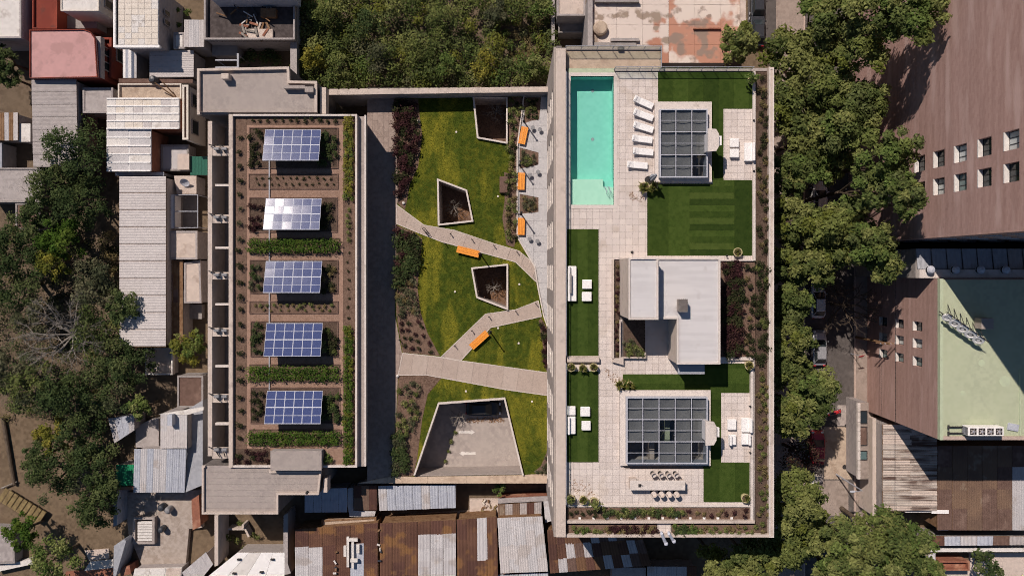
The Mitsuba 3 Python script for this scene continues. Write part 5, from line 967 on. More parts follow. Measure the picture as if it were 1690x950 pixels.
for x, y, r in [(420, 96, .9), (440, 102, .9), (460, 98, .9), (405, 102, .7), (448, 90, .8)]: plant(P_DEEP, x, y, G, r, 'dark shaded shrub in the yard beside the steel pergola', 'shrubs in the pergola yard')
# ================================================================ SOLAR ROOF PLANTING
def row(protos, x0, x1, y0, y1, n, r, lab, grp, z=ZS, name='roof_shrub', seed=1, jit=1.5, cat_='shrub', h=1.):
    rng = np.random.default_rng(seed)
    for i in range(n):
        t = (i + .5) / n; plant(protos, x0 + (x1 - x0) * t + rng.normal() * jit, y0 + (y1 - y0) * t + rng.normal() * jit, z, r * rng.uniform(.8, 1.2), lab, grp, name, cat_, h)
row(P_DARK + P_GREY[:1], 398, 398, 215, 735, 22, .36, 'dark shrub in the bed along the west parapet of the solar roof', 'shrubs of the west roof bed')
row(P_DARK, 412, 560, 199, 199, 12, .24, 'small dark shrub in the north parapet bed of the solar roof', 'shrubs of the north roof bed', jit=.8)
def hedge(x0, y0, x1, y1, z, hgt, n, pal, seed, label, leaf=.2):
    rng = np.random.default_rng(seed); a, b = at(x0, y1, z), at(x1, y0, z); w = min(b[0] - a[0], b[1] - a[1]); C = []; m_ = int(max(b[0] - a[0], b[1] - a[1]) / .34)
    for i in range(m_):
        t = (i + .5) / m_
        for s in ((-.22, .22) if w > .9 else (0,)):
            C.append([a[0] + (b[0] - a[0]) * (t if b[0] - a[0] > b[1] - a[1] else .5 + s) + rng.normal() * .06, a[1] + (b[1] - a[1]) * (.5 + s if b[0] - a[0] > b[1] - a[1] else t) + rng.normal() * .06, z + hgt * .5 + rng.uniform(-.05, .16)])
    mm, cc = leaves(C, [w * (.31 if w > .9 else .46)] * len(C), n, leaf, seed, pal, up=.5); k = thing('hedge', label, 'hedge'); part(k, 'foliage', mm, 'm_leaf', color=cc)
    part(k, 'stem', cat([rod([c_[0], c_[1], z], [c_[0], c_[1], c_[2]], .02, .015, 4) for c_ in C[::3]]), 'm_bark')
hedge(413, 394, 560, 418, ZS, .75, 2600, HEDGE, 901, 'dense green hedge strip below the glaring solar array')
hedge(413, 602, 560, 628, ZS, .75, 2600, HEDGE, 902, 'dense green hedge strip below the fourth solar array')
hedge(413, 709, 562, 734, ZS, .75, 2600, HEDGE, 903, 'dense green hedge strip below the southernmost solar array')
hedge(568, 196, 584, 330, ZS, .6, 2000, YELLOW + FRESH[:1], 904, 'yellow green planting along the east parapet, north half of the solar roof')
hedge(568, 538, 584, 765, ZS, .6, 3200, HEDGE + YELLOW[1:2], 905, 'green planting along the east parapet, south half of the solar roof')
row(P_OLIVE, 576, 576, 340, 400, 6, .3, 'sparse olive shrub where the yellow green east planting thins out', 'thin shrubs of the east roof bed')
row(P_DARK, 576, 576, 408, 530, 8, .17, 'tiny dark seedling in the bare middle of the east roof bed', 'seedlings of the east roof bed', name='seedling', cat_='seedling')
row(P_DARK, 418, 552, 294, 294, 12, .17, 'tiny seedling in the upper row below the first solar array', 'seedlings of the first strip', name='seedling', cat_='seedling', jit=.8)
row(P_DARK, 422, 556, 304, 304, 12, .17, 'tiny seedling in the lower row below the first solar array', 'seedlings of the first strip', name='seedling', cat_='seedling', jit=.8, seed=2)
row(P_OLIVE + P_DRY, 417, 552, 503, 503, 13, .26, 'small shrub in the upper row below the middle solar array', 'shrubs of the middle strip', jit=1.)
row(P_OLIVE + P_DRY, 430, 552, 511, 511, 9, .2, 'small shrub in the lower row below the middle solar array', 'shrubs of the middle strip', jit=1., seed=2)
BB = [(P_DARK, 414, 432, 218, 275, 'first', 11), (P_DEEP, 528, 555, 216, 274, 'first', 14), (P_PURP, 414, 433, 332, 380, 'second', 9), (P_DARK, 530, 553, 332, 380, 'second', 8), (P_GREY + P_DEEP, 416, 433, 436, 478, 'middle', 8), (P_DARK + P_DRY, 530, 555, 436, 480, 'middle', 8), (P_DEEP + P_SPIKY, 416, 434, 533, 583, 'fourth', 10), (P_DARK + P_OLIVE, 531, 555, 536, 584, 'fourth', 10), (P_DARK, 417, 435, 645, 692, 'southernmost', 9), (P_DEEP + P_FRESH, 531, 558, 642, 695, 'southernmost', 13)]
for i, (p, x0, x1, y0, y1, nm, n) in enumerate(BB):
    side = 'left' if i % 2 == 0 else 'right'
    for x, y in scatter(R4(x0, y0, x1, y1), n, 910 + i, 6): plant(p, x, y, ZS, .44 if side == 'right' else .38, f'leafy shrub in the bed just {side} of the {nm} solar array', f'shrubs {side} of the {nm} array', 'roof_shrub')
for x, y in scatter(R4(392, 742, 444, 764), 10, 930, 8): plant(P_DARK + P_PURP, x, y, ZS, .4, 'dark shrub in the corner bed beside the solar roof stair', 'shrubs of the south west roof bed', 'roof_shrub')
for x, y in [(541, 750), (548, 757), (538, 760)]: plant(P_FRESH, x, y, ZS, .4, 'fresh green shrub right of the stair head on the solar roof', 'shrubs right of the stair head', 'roof_shrub')
# ================================================================ GARDEN PLANTING
def bed(poly, n, seed, gap, protos, r, lab, grp, z=.02, name='garden_shrub', h=1.):
    for x, y in scatter(poly, n, seed, gap): plant(protos, x, y, z, r, lab, grp, name, 'shrub', h)
bed([(652, 168), (680, 168), (690, 225), (683, 270), (668, 320), (658, 330), (655, 245)], 44, 940, 7.5, P_PURP + P_DARK, .62, 'dark purplish shrub in the dense north west corner bed of the garden', 'shrubs of the north west bed')
bed([(656, 376), (690, 392), (688, 440), (656, 470)], 34, 941, 7, P_DARK + P_DEEP + P_PURP[:1], .62, 'dark shrub crowded in the bed below the first path', 'dark shrubs of the west bed')
bed([(656, 450), (684, 455), (690, 515), (658, 520)], 24, 942, 7, P_GREY + P_DRY, .5, 'grey green shrub in the lower half of the walk bed', 'grey shrubs of the west bed')
bed([(660, 530), (695, 530), (716, 580), (666, 578)], 16, 943, 10, P_DARK + P_PURP, .3, 'small isolated shrub on the bare soil above the main path', 'small shrubs above the main path')
bed([(660, 630), (695, 630), (690, 700), (655, 745)], 22, 944, 9, P_GREY + P_OLIVE, .45, 'grey green shrub in the bed below the main path', 'shrubs of the south west bed')
bed([(650, 715), (668, 715), (676, 780), (650, 780)], 22, 945, 6.5, P_DEEP + P_GREY[:1], .55, 'dark green shrub in the south west corner garden bed', 'shrubs of the south west corner')
bed([(836, 240), (850, 240), (850, 400), (838, 400)], 26, 946, 8, P_DARK + P_DRY + P_OLIVE, .42, 'brownish shrub in the narrow bed along the terrace edging', 'shrubs along the terrace edging')
bed([(840, 164), (860, 164), (856, 215), (842, 240)], 12, 947, 8, P_OLIVE + P_SPIKY, .42, 'olive shrub between the first light well and the terrace edging', 'shrubs beside the first light well')
bed([(891, 532), (903, 548), (903, 605), (899, 600)], 14, 948, 6, P_PURP + P_DARK, .38, 'dark shrub in the narrow bed at the foot of the pool building', 'shrubs at the foot of the pool building')
bed([(884, 777), (895, 770), (903, 746), (903, 778)], 7, 949, 6, P_GREY, .34, 'grey shrub in the curved corner bed south of the lawn', 'shrubs of the curved corner bed')
for (j, b), nm in zip(enumerate(TB), ['northernmost', 'middle', 'southern']):
    xs = Polygon(b).buffer(-4); bed(list(xs.exterior.coords), [14, 12, 12][j], 950 + j, 5, [P_OLIVE + P_SPIKY, P_GREY + P_OLIVE, P_DRY + P_GREY][j], .34, f'low shrub in the {nm} planting bed cut into the terrace', f'shrubs of the {nm} terrace bed', .06)
for x, y, l in [(656, 620, 'pale boulder at the corner of the main path and walk bed'), (666, 335, 'pale boulder beside the first path entrance'), (691, 200, 'small pale boulder at the edge of the north west bed')]:
    b = trimesh.creation.icosphere(2, .18); b.vertices *= 1 + .25 * (meshkit.noise(b.vertices * 6 + 3)[:, None] - .5); single('boulder', move(b, *at(x, y, .1), .08), 'm_white_old', l, 'boulder', smooth=40)
for i, (x, y) in enumerate([(753, 218), (822, 324), (751, 481), (857, 469), (856, 566), (822, 541), (769, 645), (878, 662)]):
    k = thing('lawn_light', ['pale round lawn light near the north wall', 'pale round lawn light right of the kinked light well', 'pale round lawn light left of the third light well', 'pale round lawn light right of the third light well', 'pale round lawn light in the yellowish lawn by the diagonal bench', 'pale round lawn light beside the diagonal path', 'pale round lawn light above the largest light well', 'pale round lawn light near the south east lawn corner'][i], 'light', 'lawn lights')
    part(k, 'rim', move(lathe([(0, 0), (.12, 0), (.12, .05), (.07, .06), (0, .04)], 14), *at(x, y, 0), .01), 'm_capping_pale'); part(k, 'lens', move(trimesh.creation.icosphere(1, .05), *at(x, y, 0), .05), 'm_lamp')
# bare trees growing up from the light wells
bare_tree(818, 176, .3, 26, 970, 'bare pale tree rising out of the light well at the north wall', G, k0=8, depth=4, thick=.07); bare_tree(747, 340, -1.2, 20, 971, 'bare tree inside the kinked light well', G, k0=7, depth=4, thick=.06)
bare_tree(815, 474, -1.2, 20, 972, 'bare tree inside the light well between the two paths', G, k0=7, depth=4, thick=.06); bare_tree(754, 692, -.8, 22, 973, 'bare tree at the upper end of the parking light well', G, k0=6, depth=4, thick=.07)
for (pl, n, sd, l, nm) in [([(738, 335), (776, 345), (772, 362), (738, 366)], 150, 974, 'rusty dry leaves littering the floor of the kinked light well', 0), ([(800, 465), (834, 450), (834, 500), (805, 490)], 240, 975, 'rusty dry leaves littering the floor of the third light well', 0), ([(770, 690), (830, 688), (832, 696), (770, 697)], 90, 976, 'dry leaves swept along the upper edge of the parking floor', 0)]:
    mm, cc = leaves([[*at(x, y, G), G + .06] for x, y in scatter(pl, n, sd, 1.2)], [.14] * len(scatter(pl, n, sd, 1.2)), n * 4, .12, sd, [(.22, .12, .06), (.16, .085, .045), (.30, .18, .10)], up=2., squash=.25)
    stuff('fallen_leaves', mm, 'm_leaf', l, 'fallen leaves', color=cc)
for i, (x, y) in enumerate([(752, 712), (746, 727), (741, 744), (735, 760)]): plant(P_OLIVE, x, y, G, .3, 'small climbing tuft along the left edge of the sunlit parking floor', 'tufts in the parking light well', 'tuft', 'plant')
# benches: slatted orange seats on dark frames
BL = ['orange bench on the terrace, northernmost of three', 'orange bench on the terrace, middle of three', 'orange bench on the terrace, southern one of three', 'orange bench on the lawn edge below the first path', 'orange bench standing diagonally beside the climbing path']
for i, (x, y, L, ang) in enumerate([(863.5, 223.5, 2.0, 78), (860.3, 299, 1.95, 88), (860.3, 373.5, 1.95, 88), (772.5, 415, 2.6, -14), (791, 560.6, 2.5, 42)]):
    k = thing('bench', BL[i], 'bench', 'orange garden benches'); X, Y = at(x, y, .45); r = math.radians(ang)
    for j in range(4): part(k, 'seat_slat', move(rbox(-L / 2, -.40 + j * .2, .42, L / 2, -.212 + j * .2, .48, .012), X, Y, .0, r), ['m_orange', 'm_orange_b'][j % 2])
    for s in (-1, 1): part(k, 'leg', move(box(s * L * .38 - .04, -.36, .02, s * L * .38 + .04, .36, .42), X, Y, 0, r), 'm_dark_metal')
    part(k, 'rail', move(box(-L * .38, -.03, .34, L * .38, .03, .42), X, Y, 0, r), 'm_dark_metal')
PLB = ['lamp post at the northernmost terrace bench', 'lamp post at the middle terrace bench', 'lamp post at the southern terrace bench', 'lamp post by the bench below the first path', 'lamp post by the diagonal bench']
for i, (x, y) in enumerate([(864.5, 201), (858, 273), (860, 353.5), (793, 419.5), (809, 547)]):
    k = thing('garden_lamp', PLB[i], 'lamp post', 'slim lamp posts by the benches'); X, Y = at(x, y, 0)
    part(k, 'pole', rod([X, Y, 0], [X, Y, 3.1], .08, .07, 8), 'm_dark_metal'); part(k, 'head', rbox(X - .12, Y - .09, 3.1, X + .12, Y + .09, 3.22, .03), 'm_dark_metal'); part(k, 'base_plate', box(X - .14, Y - .14, .0, X + .14, Y + .14, .12), 'm_dark_metal')
for i, (x, y) in enumerate([(879, 211), (891, 214), (875, 289), (888, 284), (874, 394), (887, 398)]):
    k = thing('stool', f'round dark stool on the terrace by the {["northernmost", "middle", "southern"][i // 2]} bench, {["nearer to", "farther from"][i % 2]} the bench', 'stool', 'round stools on the terrace'); X, Y = at(x, y, .4)
    part(k, 'pedestal', move(lathe([(0, 0), (.14, 0), (.1, .05), (.1, .38), (0, .38)], 16), X, Y, .1), 'm_dark_metal', smooth=30); part(k, 'seat', move(lathe([(0, .38), (.23, .38), (.25, .42), (.23, .46), (0, .47)], 18), X, Y, .1), 'm_drum', smooth=30)
for i, (x, y) in enumerate([(704, 384), (744, 386), (779, 395), (815, 405), (853, 415), (807, 522), (851, 513), (884, 500), (779, 545), (751, 570), (735, 402), (660, 560)]):
    X, Y = at(x, y, 0); k = thing('path_light', 'short dark bollard light on the edge of a garden path', 'light', 'bollard lights along the garden paths'); part(k, 'post', rod([X, Y, 0], [X, Y, .62], .05, .05, 8), 'm_dark_metal'); part(k, 'head', rod([X, Y, .62], [X, Y, .70], .075, .06, 8), 'm_dark_metal')
single('bicycle_rack', cat([path_rod([(*at(698 + i * 2.2, 378 + i * 2.6, 0), .0), (*at(698 + i * 2.2, 378 + i * 2.6, 0), .75), (*at(701 + i * 2.2, 376 + i * 2.6, 0), .75), (*at(701 + i * 2.2, 376 + i * 2.6, 0), 0)], .03) for i in range(4)]), 'm_dark_metal', 'dark hoop rack at the left end of the first path', 'rack')
single('storage_box', pbox(824.5, 291, 838, 318, .02, .5, .03), 'm_brown_roof', 'low brown cover over a hatch in the lawn beside the terrace bed', 'hatch')
# ================================================================ ROOF TERRACE FURNITURE AND PLANTS
LN = ['first', 'second', 'third', 'fourth', 'fifth', 'sixth']
for i, (x, y, ang) in enumerate([(1062.2, 169, -24), (1062, 190, -20), (1062, 210, -17), (1060, 229.7, -7), (1061.5, 250.3, -5), (1052, 272.5, -5)]):
    k = thing('sun_lounger', f'white sun lounger on the deck by the pool, {LN[i]} counted from the north', 'sun lounger', 'white sun loungers by the pool'); X, Y = at(x, y, ZR + .3); r = math.radians(ang); P = lambda m: move(m, X, Y, ZR, r)
    part(k, 'seat', P(rbox(-.38, -.31, .24, .98, .31, .34, .03)), 'm_white')
    bk = move(rbox(-.66, -.31, 0, 0, .31, .09, .03), -.38, 0, .25, 0, 0, math.radians(16)); part(k, 'backrest', P(bk), 'm_white')
    hp = move(rbox(-.62, -.20, .09, -.42, .20, .15, .025), -.38, 0, .25, 0, 0, math.radians(16)); part(k, 'headrest', P(hp), 'm_white')
    for sx in (-.8, .85):
        for sy in (-.24, .24): part(k, 'leg', P(rod([sx, sy, 0], [sx, sy, .26], .03)), 'm_white')
    part(k, 'frame', P(cat([rod([-.95, s * .29, .23], [.97, s * .29, .23], .025) for s in (-1, 1)])), 'm_frame_lt')
def cube_seat(name, px, label, cat_, h=.42, back=None, group=None):
    k = thing(name, label, cat_, group); x0, y0, x1, y1 = px; a, b = at(x0, y1, ZR + h), at(x1, y0, ZR + h)
    part(k, 'base', rbox(a[0] + .04, a[1] + .04, ZR + .02, b[0] - .04, b[1] - .04, ZR + .26, .03), 'm_white')
    part(k, 'cushion', rbox(a[0], a[1], ZR + .26, b[0], b[1], ZR + h, .045), 'm_white')
    if back == 'w': part(k, 'backrest', rbox(a[0], a[1], ZR + h - .02, a[0] + .22, b[1], ZR + .75, .05), 'm_white')
    if back == 'e': part(k, 'backrest', rbox(b[0] - .22, a[1], ZR + h - .02, b[0], b[1], ZR + .75, .05), 'm_white')
    for sx in (a[0] + .1, b[0] - .1):
        for sy in (a[1] + .1, b[1] - .1): part(k, 'foot', rod([sx, sy, ZR], [sx, sy, ZR + .03], .04), 'm_dark_metal')
cube_seat('pouf', (1205, 228, 1220, 243), 'white square pouf on the north east paved patch, upper of two', 'pouf'); cube_seat('pouf', (1205, 245.5, 1220, 260), 'white square pouf on the north east paved patch, lower of two', 'pouf')
cube_seat('sofa', (1229, 235.5, 1245, 266), 'white sofa at the edge of the north east paved patch', 'sofa', .42, 'e')
cube_seat('sofa', (937, 439, 951.5, 497), 'long white sofa on the west lawn, facing two poufs', 'sofa', .42, 'w'); single('sofa_tray', pbox(940, 452, 943.5, 484, ZR + .42, ZR + .80, .02), 'm_wall_dark', 'slim dark back cushion lying on the long white sofa', 'cushion')
cube_seat('pouf', (961, 461, 977, 476.5), 'white square pouf on the west lawn, upper of the two by the long sofa', 'pouf'); cube_seat('pouf', (960.5, 481.5, 976.5, 497), 'white square pouf on the west lawn, lower of the two by the long sofa', 'pouf')
cube_seat('sofa', (936.5, 687, 950, 716), 'short white sofa on the south west lawn', 'sofa', .42, 'w'); cube_seat('pouf', (936.5, 670, 950, 685), 'white pouf touching the short sofa on the south west lawn', 'pouf')
cube_seat('pouf', (958, 671, 974, 687), 'white square pouf on the south west lawn, upper of the free standing two', 'pouf'); cube_seat('pouf', (960, 694.5, 975, 710), 'white square pouf on the south west lawn, lower of the free standing two', 'pouf')
cube_seat('pouf', (1201, 691.5, 1215.5, 709), 'white pouf on the south east paved patch, upper of two', 'pouf'); cube_seat('chair', (1203, 717, 1215, 734), 'white seat with a raised back on the south east paved patch', 'chair', .42, 'w')
cube_seat('sofa', (1224, 689.5, 1240.5, 713), 'white sofa on the south east paved patch, upper of two', 'sofa', .42, 'e'); cube_seat('sofa', (1224, 715, 1238, 733.5), 'white sofa on the south east paved patch, lower of two', 'sofa', .42, 'e')
k = thing('bar_table', 'long pale stone bar table with eight stools south of the lower skylight', 'table'); z = ZR + .95
part(k, 'top', pbox(1040, 792.5, 1131, 808.5, z - .1, z, .02), 'm_capping_pale'); part(k, 'end_panel', pbox(1040, 790.5, 1051, 808, ZR, z - .1), 'm_capping'); part(k, 'end_panel', pbox(1124, 793.5, 1130.5, 808, ZR, z - .1), 'm_capping'); part(k, 'rear_step', pbox(1040, 789.5, 1050, 792.4, z - .12, z - .01), 'm_capping'); part(k, 'apron', pbox(1051, 798, 1124, 803, ZR + .5, z - .1), 'm_capping')
k = thing('sink', 'dark sink with a tap set in the pale bar table', 'sink'); part(k, 'bowl', pbox(1053.5, 798, 1058, 803.5, z + .001, z + .012), 'm_dark_metal'); part(k, 'tap', path_rod([(*at(1056, 798, z), z), (*at(1056, 798, z + .3), z + .3), (*at(1060, 800, z + .3), z + .28), (*at(1060, 800, z + .2), z + .2)], .025), 'm_dark_metal')
for i in range(8):
    up = i < 4; x, y = [1079, 1091.5, 1104, 1116.5][i % 4], 783.5 if up else 814.5
    k = thing('bar_stool', f'pale bucket bar stool on the {"north" if up else "south"} side of the bar table, {LN[i % 4]} from the left', 'bar stool', 'bar stools at the bar table'); X, Y = at(x, y, ZR + .7); s = 1 if up else -1
    part(k, 'seat', move(lathe([(0, .62), (.20, .62), (.24, .68), (.22, .71), (0, .71)], 18), X, Y, ZR), 'm_capping_pale', smooth=30)
    th = np.linspace(-.2, math.pi + .2, 15); o_, i_ = np.c_[np.cos(th), np.sin(th) * s] * .27, np.c_[np.cos(th), np.sin(th) * s] * .22
    part(k, 'backrest', move(prism(Polygon(np.vstack([o_, i_[::-1]])), .66, .98), X, Y, ZR), 'm_capping')
    part(k, 'leg', move(rod([0, 0, .03], [0, 0, .64], .035), X, Y, ZR), 'm_dark_metal'); part(k, 'base', move(lathe([(0, 0), (.21, 0), (.19, .03), (0, .04)], 18), X, Y, ZR), 'm_dark_metal')
# potted plants
mat('m_pot', bl((.52, .46, .25), (.44, .38, .21), 't_fine'))
def pot(x, y, r, lab, protos, pr_=None, grp=None, h=.6):
    k = thing('potted_plant', lab, 'potted plant', grp); X, Y = at(x, y, ZR + h)
    part(k, 'pot', move(lathe([(0, 0), (r * .72, 0), (r, h * .7), (r * 1.02, h), (r * .86, h), (r * .82, h - .08), (0, h - .08)], 22), X, Y, ZR), 'm_pot', smooth=35)
    part(k, 'pot_soil', move(lathe([(0, h - .09), (r * .82, h - .09), (r * .8, h - .05), (0, h - .05)], 16), X, Y, ZR), 'm_soil')
    s = (pr_ or r * 1.1) / .5; pd = protos[0]; part(k, 'foliage', pd, None, T=T4().translate([X, Y, ZR + h - .1]).rotate([0, 0, 1], x * 37 % 360).scale([s, s, s]))
for i, (x, y, r, l, p, q) in enumerate([(1218, 416, .42, 'yellowish potted plant at the corner of the middle lawn', P_SPIKY_Y, .4), (1237, 603, .42, 'potted plant at the corner of the court lawn by the tower bed', P_SPIKY_Y, .5), (1231, 822, .42, 'potted plant at the south east corner of the roof terrace', P_SPIKY_Y[1:], .5), (1242, 131, .40, 'leafy potted plant at the north east corner of the roof lawn', P_FRESH, .75), (943, 606, .40, 'yellow rimmed potted palm at the head of the south west lawn, left of three', P_SPIKY_Y, .45), (962, 607, .36, 'spiky potted palm at the head of the south west lawn, middle of three', P_SPIKY_Y[2:], .55), (980, 606, .40, 'yellow rimmed potted palm at the head of the south west lawn, right of three', P_SPIKY_Y[1:], .45),
    (1023, 635, .36, 'yellow green potted plant leaning over the court lawn corner', P_SPIKY_Y, .6), (1040, 634, .3, 'second potted plant beside the court lawn corner', P_SPIKY_Y[2:], .6), (942, 824, .42, 'round potted plant at the south west terrace corner, left of three', P_OLIVE, .55), (963, 825, .40, 'yellow green potted plant at the south west terrace corner, middle of three', P_SPIKY_Y, .5), (981, 828, .42, 'large green potted plant at the south west terrace corner, right of three', P_OLIVE[1:], .65), (1064, 309, .5, 'round potted plant beside the folded grey parasol', P_SPIKY_Y, .75), (1080, 307, .36, 'yellow leaved potted plant right of the folded parasol', P_SPIKY_Y[1:], .7)]): pot(x, y, r, l, p, q)
k = thing('parasol', 'folded grey parasol on its post between the loungers and the upper skylight', 'parasol'); X, Y = at(1071, 297, ZR); ZX = at(1087, 283, ZR + 2.6)
part(k, 'base', move(lathe([(0, 0), (.4, 0), (.38, .08), (.06, .12), (0, .12)], 20), X, Y, ZR), 'm_dark_metal'); part(k, 'post', rod([X, Y, ZR], [X + .12, Y + .1, ZR + 2.5], .035), 'm_dark_metal')
cl = lathe([(0, 2.75), (.05, 2.7), (.16, 2.3), (.26, 1.5), (.24, 1.0), (.10, .95), (0, .95)], 18); a_ = np.arctan2(cl.vertices[:, 1], cl.vertices[:, 0]); cl.vertices[:, :2] *= (1 + .22 * np.cos(6 * a_))[:, None]; part(k, 'canopy', move(cl, X, Y, ZR, 0, -.05, .06), 'm_wall_blue')
for i in range(13): single('planter_light', pbox(955 + i * 22.8, 853, 959 + i * 22.8, 856.4, ZR + .05, ZR + .16, .01), 'm_white', 'small white square light along the south planter wall of the roof', 'light', 'lights along the south planter')
single('deck_outlet', move(lathe([(0, 0), (.13, 0), (.13, .12), (0, .14)], 12), *at(1043, 416, ZR), ZR), 'm_dark_metal', 'small dark outlet in the marked square of deck north of the tower', 'outlet')
for i, (x, y) in enumerate([(1242, 200), (1242, 283), (1236, 669), (1236, 745), (1198, 422)]): single('spotlight', cat([rod([*at(x, y, ZR), ZR], [*at(x, y, ZR), ZR + .35], .03), move(trimesh.creation.icosphere(1, .1), *at(x, y, ZR), ZR + .38)]), 'm_dark_metal', ['small dark spotlight at the top of the north east paved patch', 'small dark spotlight at the bottom of the north east paved patch', 'small dark spotlight at the top of the south east paved patch', 'small dark spotlight at the bottom of the south east paved patch', 'small dark spotlight on the middle lawn edge near the pot'][i], 'light')
# roof beds
def rbed(poly, n, seed, gap, protos, r, lab, grp): bed(poly, n, seed, gap, protos, r, lab, grp, ZR + .05, 'terrace_shrub')
rbed(R4(1193, 434, 1222, 586), 62, 980, 8, P_PURP + P_DARK, .5, 'dark shrub in the left part of the bed east of the tower', 'dark shrubs of the tower bed')
rbed(R4(1228, 440, 1244, 586), 16, 981, 9, P_DARK + P_DRY, .36, 'sparse small shrub on the bare right part of the tower bed', 'sparse shrubs of the tower bed')
rbed(R4(1250, 122, 1266, 420), 34, 982, 8, P_DRY + P_DARK, .34, 'brownish shrub in the long east planter, north half', 'shrubs of the east planter, north half')
rbed(R4(1248, 432, 1266, 600), 24, 983, 8, P_DARK + P_OLIVE[:1], .42, 'dark shrub in the long east planter beside the tower bed', 'shrubs of the east planter by the tower bed')
rbed(R4(1250, 612, 1266, 876), 34, 984, 8, P_DRY + P_OLIVE[:1], .34, 'brownish shrub in the long east planter, south half', 'shrubs of the east planter, south half')
rbed(R4(995, 839, 1125, 849), 26, 985, 6, P_DEEP + P_OLIVE, .36, 'green shrub in the upper row of the south planter', 'green shrubs of the south planter')
rbed(R4(1130, 840, 1238, 851), 10, 986, 9, P_PURP + P_DRY, .28, 'reddish small shrub at the right end of the south planter', 'reddish shrubs of the south planter')
rbed(R4(940, 840, 990, 850), 7, 987, 7, P_DARK, .28, 'small shrub at the left end of the south planter', 'shrubs at the left end of the south planter')
rbed(R4(1000, 867, 1082, 879), 22, 988, 6, P_PURP + P_DRY, .36, 'reddish shrub in the outer south planter left of the paved gap', 'reddish shrubs of the outer planter'); rbed(R4(944, 868, 996, 878), 7, 989, 8, P_FRESH + P_OLIVE, .34, 'fresh green shrub at the left end of the outer south planter', 'green shrubs of the outer planter')
rbed(R4(1112, 867, 1148, 879), 16, 990, 5, P_FRESH + P_DEEP, .36, 'bright green shrub right of the paved gap in the outer south planter', 'bright shrubs of the outer planter'); rbed(R4(1152, 867, 1246, 879), 18, 991, 7, P_OLIVE + P_DRY, .3, 'olive shrub in the right part of the outer south planter', 'olive shrubs of the outer planter')
rbed(R4(1015, 434, 1021, 586), 18, 992, 6, P_PURP + P_DRY, .24, 'small reddish shrub in the narrow strip left of the tower', 'shrubs of the strip left of the tower'); rbed([(1031, 566), (1040, 560), (1062, 578), (1062, 588), (1031, 588)], 16, 993, 5, P_OLIVE + P_GREY, .3, 'green shrub in the triangle of sun in the tower planter', 'shrubs of the tower planter')
# ================================================================ ON THE GREEN ROOF
k = thing('air_conditioner', 'white rooftop air conditioning unit with four fans and two feed pipes on the green roof', 'air conditioner'); x0, y0 = at(1598, 719, ZG + 1.1); x1, y1 = at(1657, 704, ZG + 1.1)
part(k, 'casing', rbox(x0, y0, ZG + .12, x1, y1, ZG + 1.1, .03), 'm_white'); part(k, 'end_grille', box(x0 - .02, y0 + .08, ZG + .2, x0 + .02, y1 - .08, ZG + 1.0), 'm_dark_metal')
for j in range(6): part(k, 'grille_bar', box(x0 - .035, y0 + .1, ZG + .25 + .12 * j, x0 - .021, y1 - .1, ZG + .29 + .12 * j), 'm_frame')
for j in range(4):
    cx = x0 + (x1 - x0) * (.14 + .24 * j); cy = (y0 + y1) / 2; f = part(k, 'fan_guard', box(cx - .31, cy - .31, ZG + 1.098, cx + .31, cy + .31, ZG + 1.13), 'm_dark_metal')
    part(f, 'fan_hub', move(lathe([(0, 0), (.12, 0), (.1, .06), (0, .07)], 14), cx, cy, ZG + 1.13), 'm_frame')
    for b in range(5): part(f, 'fan_blade', move(box(.1, -.06, .0, .29, .06, .015), cx, cy, ZG + 1.135, b * 1.257, .3), 'm_wall_grey')
for j, yy in enumerate((703, 713)): part(k, 'feed_pipe', path_rod([(*at(1563, yy, ZG), ZG + .25), (x0, at(0, yy, ZG)[1], ZG + .25)], .06, 8), 'm_dark_metal'); part(k, 'valve', rod([*at(1563, yy - 3, ZG), ZG + .25], [*at(1563, yy + 3, ZG), ZG + .25], .1), 'm_dark_metal'); part(k, 'foot', box(x0 + .2 + j * (x1 - x0 - .5), y0, ZG, x0 + .3 + j * (x1 - x0 - .5), y1, ZG + .12), 'm_dark_metal')
single('roof_hatch', move(rbox(-.55, -.35, 0, .55, .35, .14, .02), *at(1671, 704, ZG), ZG, -.2), 'm_zinc_blue', 'grey blue hatch beside the air conditioning unit on the green roof', 'hatch')
single('roof_vent', pbox(1620, 525, 1640, 543, ZG, ZG + 1.1, .03), 'm_concrete', 'boxy vent in the shade behind the sign on the green roof', 'vent')
# sign: ring shaped channel letters on a leaning frame
k = thing('rooftop_sign', 'row of white outlined round letters on a steel frame standing on the green roof', 'sign'); a, b = np.array(at(1560, 522, ZG + .9)), np.array(at(1612, 559, ZG + .9)); u = (b - a) / np.linalg.norm(b - a); n = np.array([u[1], -u[0]]); n = n if n[0] < 0 else -n
def onsign(m, s, h): v = m.vertices; w = np.c_[np.outer(v[:, 0] + s, u) + a + np.outer(v[:, 2] + .55 * -(v[:, 1]), n), v[:, 1] * .80 + h]; return trimesh.Trimesh(w, m.faces, process=False)
L = np.linalg.norm(b - a)
for j in range(5):
    o_ = Point(0, 0).buffer(.50 if j else .42, 24); i_ = Point(.03, -.02).buffer(.30 if j else .24, 20); s = L * (j + .0) / 4
    lt = part(k, 'letter', onsign(prism(o_.difference(i_).difference(sbox(.0, -.06, .7, .10) if j == 0 else Polygon()), 0, .16), s, ZG + 1.25), 'm_white'); part(lt, 'letter_core', onsign(prism(i_.buffer(-.02), .02, .07), s, ZG + 1.25), 'm_wall_dark'); part(lt, 'inner_mark', onsign(prism(Point(.03, -.06).buffer(.14, 12).union(Polygon([(-.06, -.05), (.12, -.05), (.03, .20)])), .07, .12), s, ZG + 1.25), 'm_white_old' if j % 2 else 'm_white')
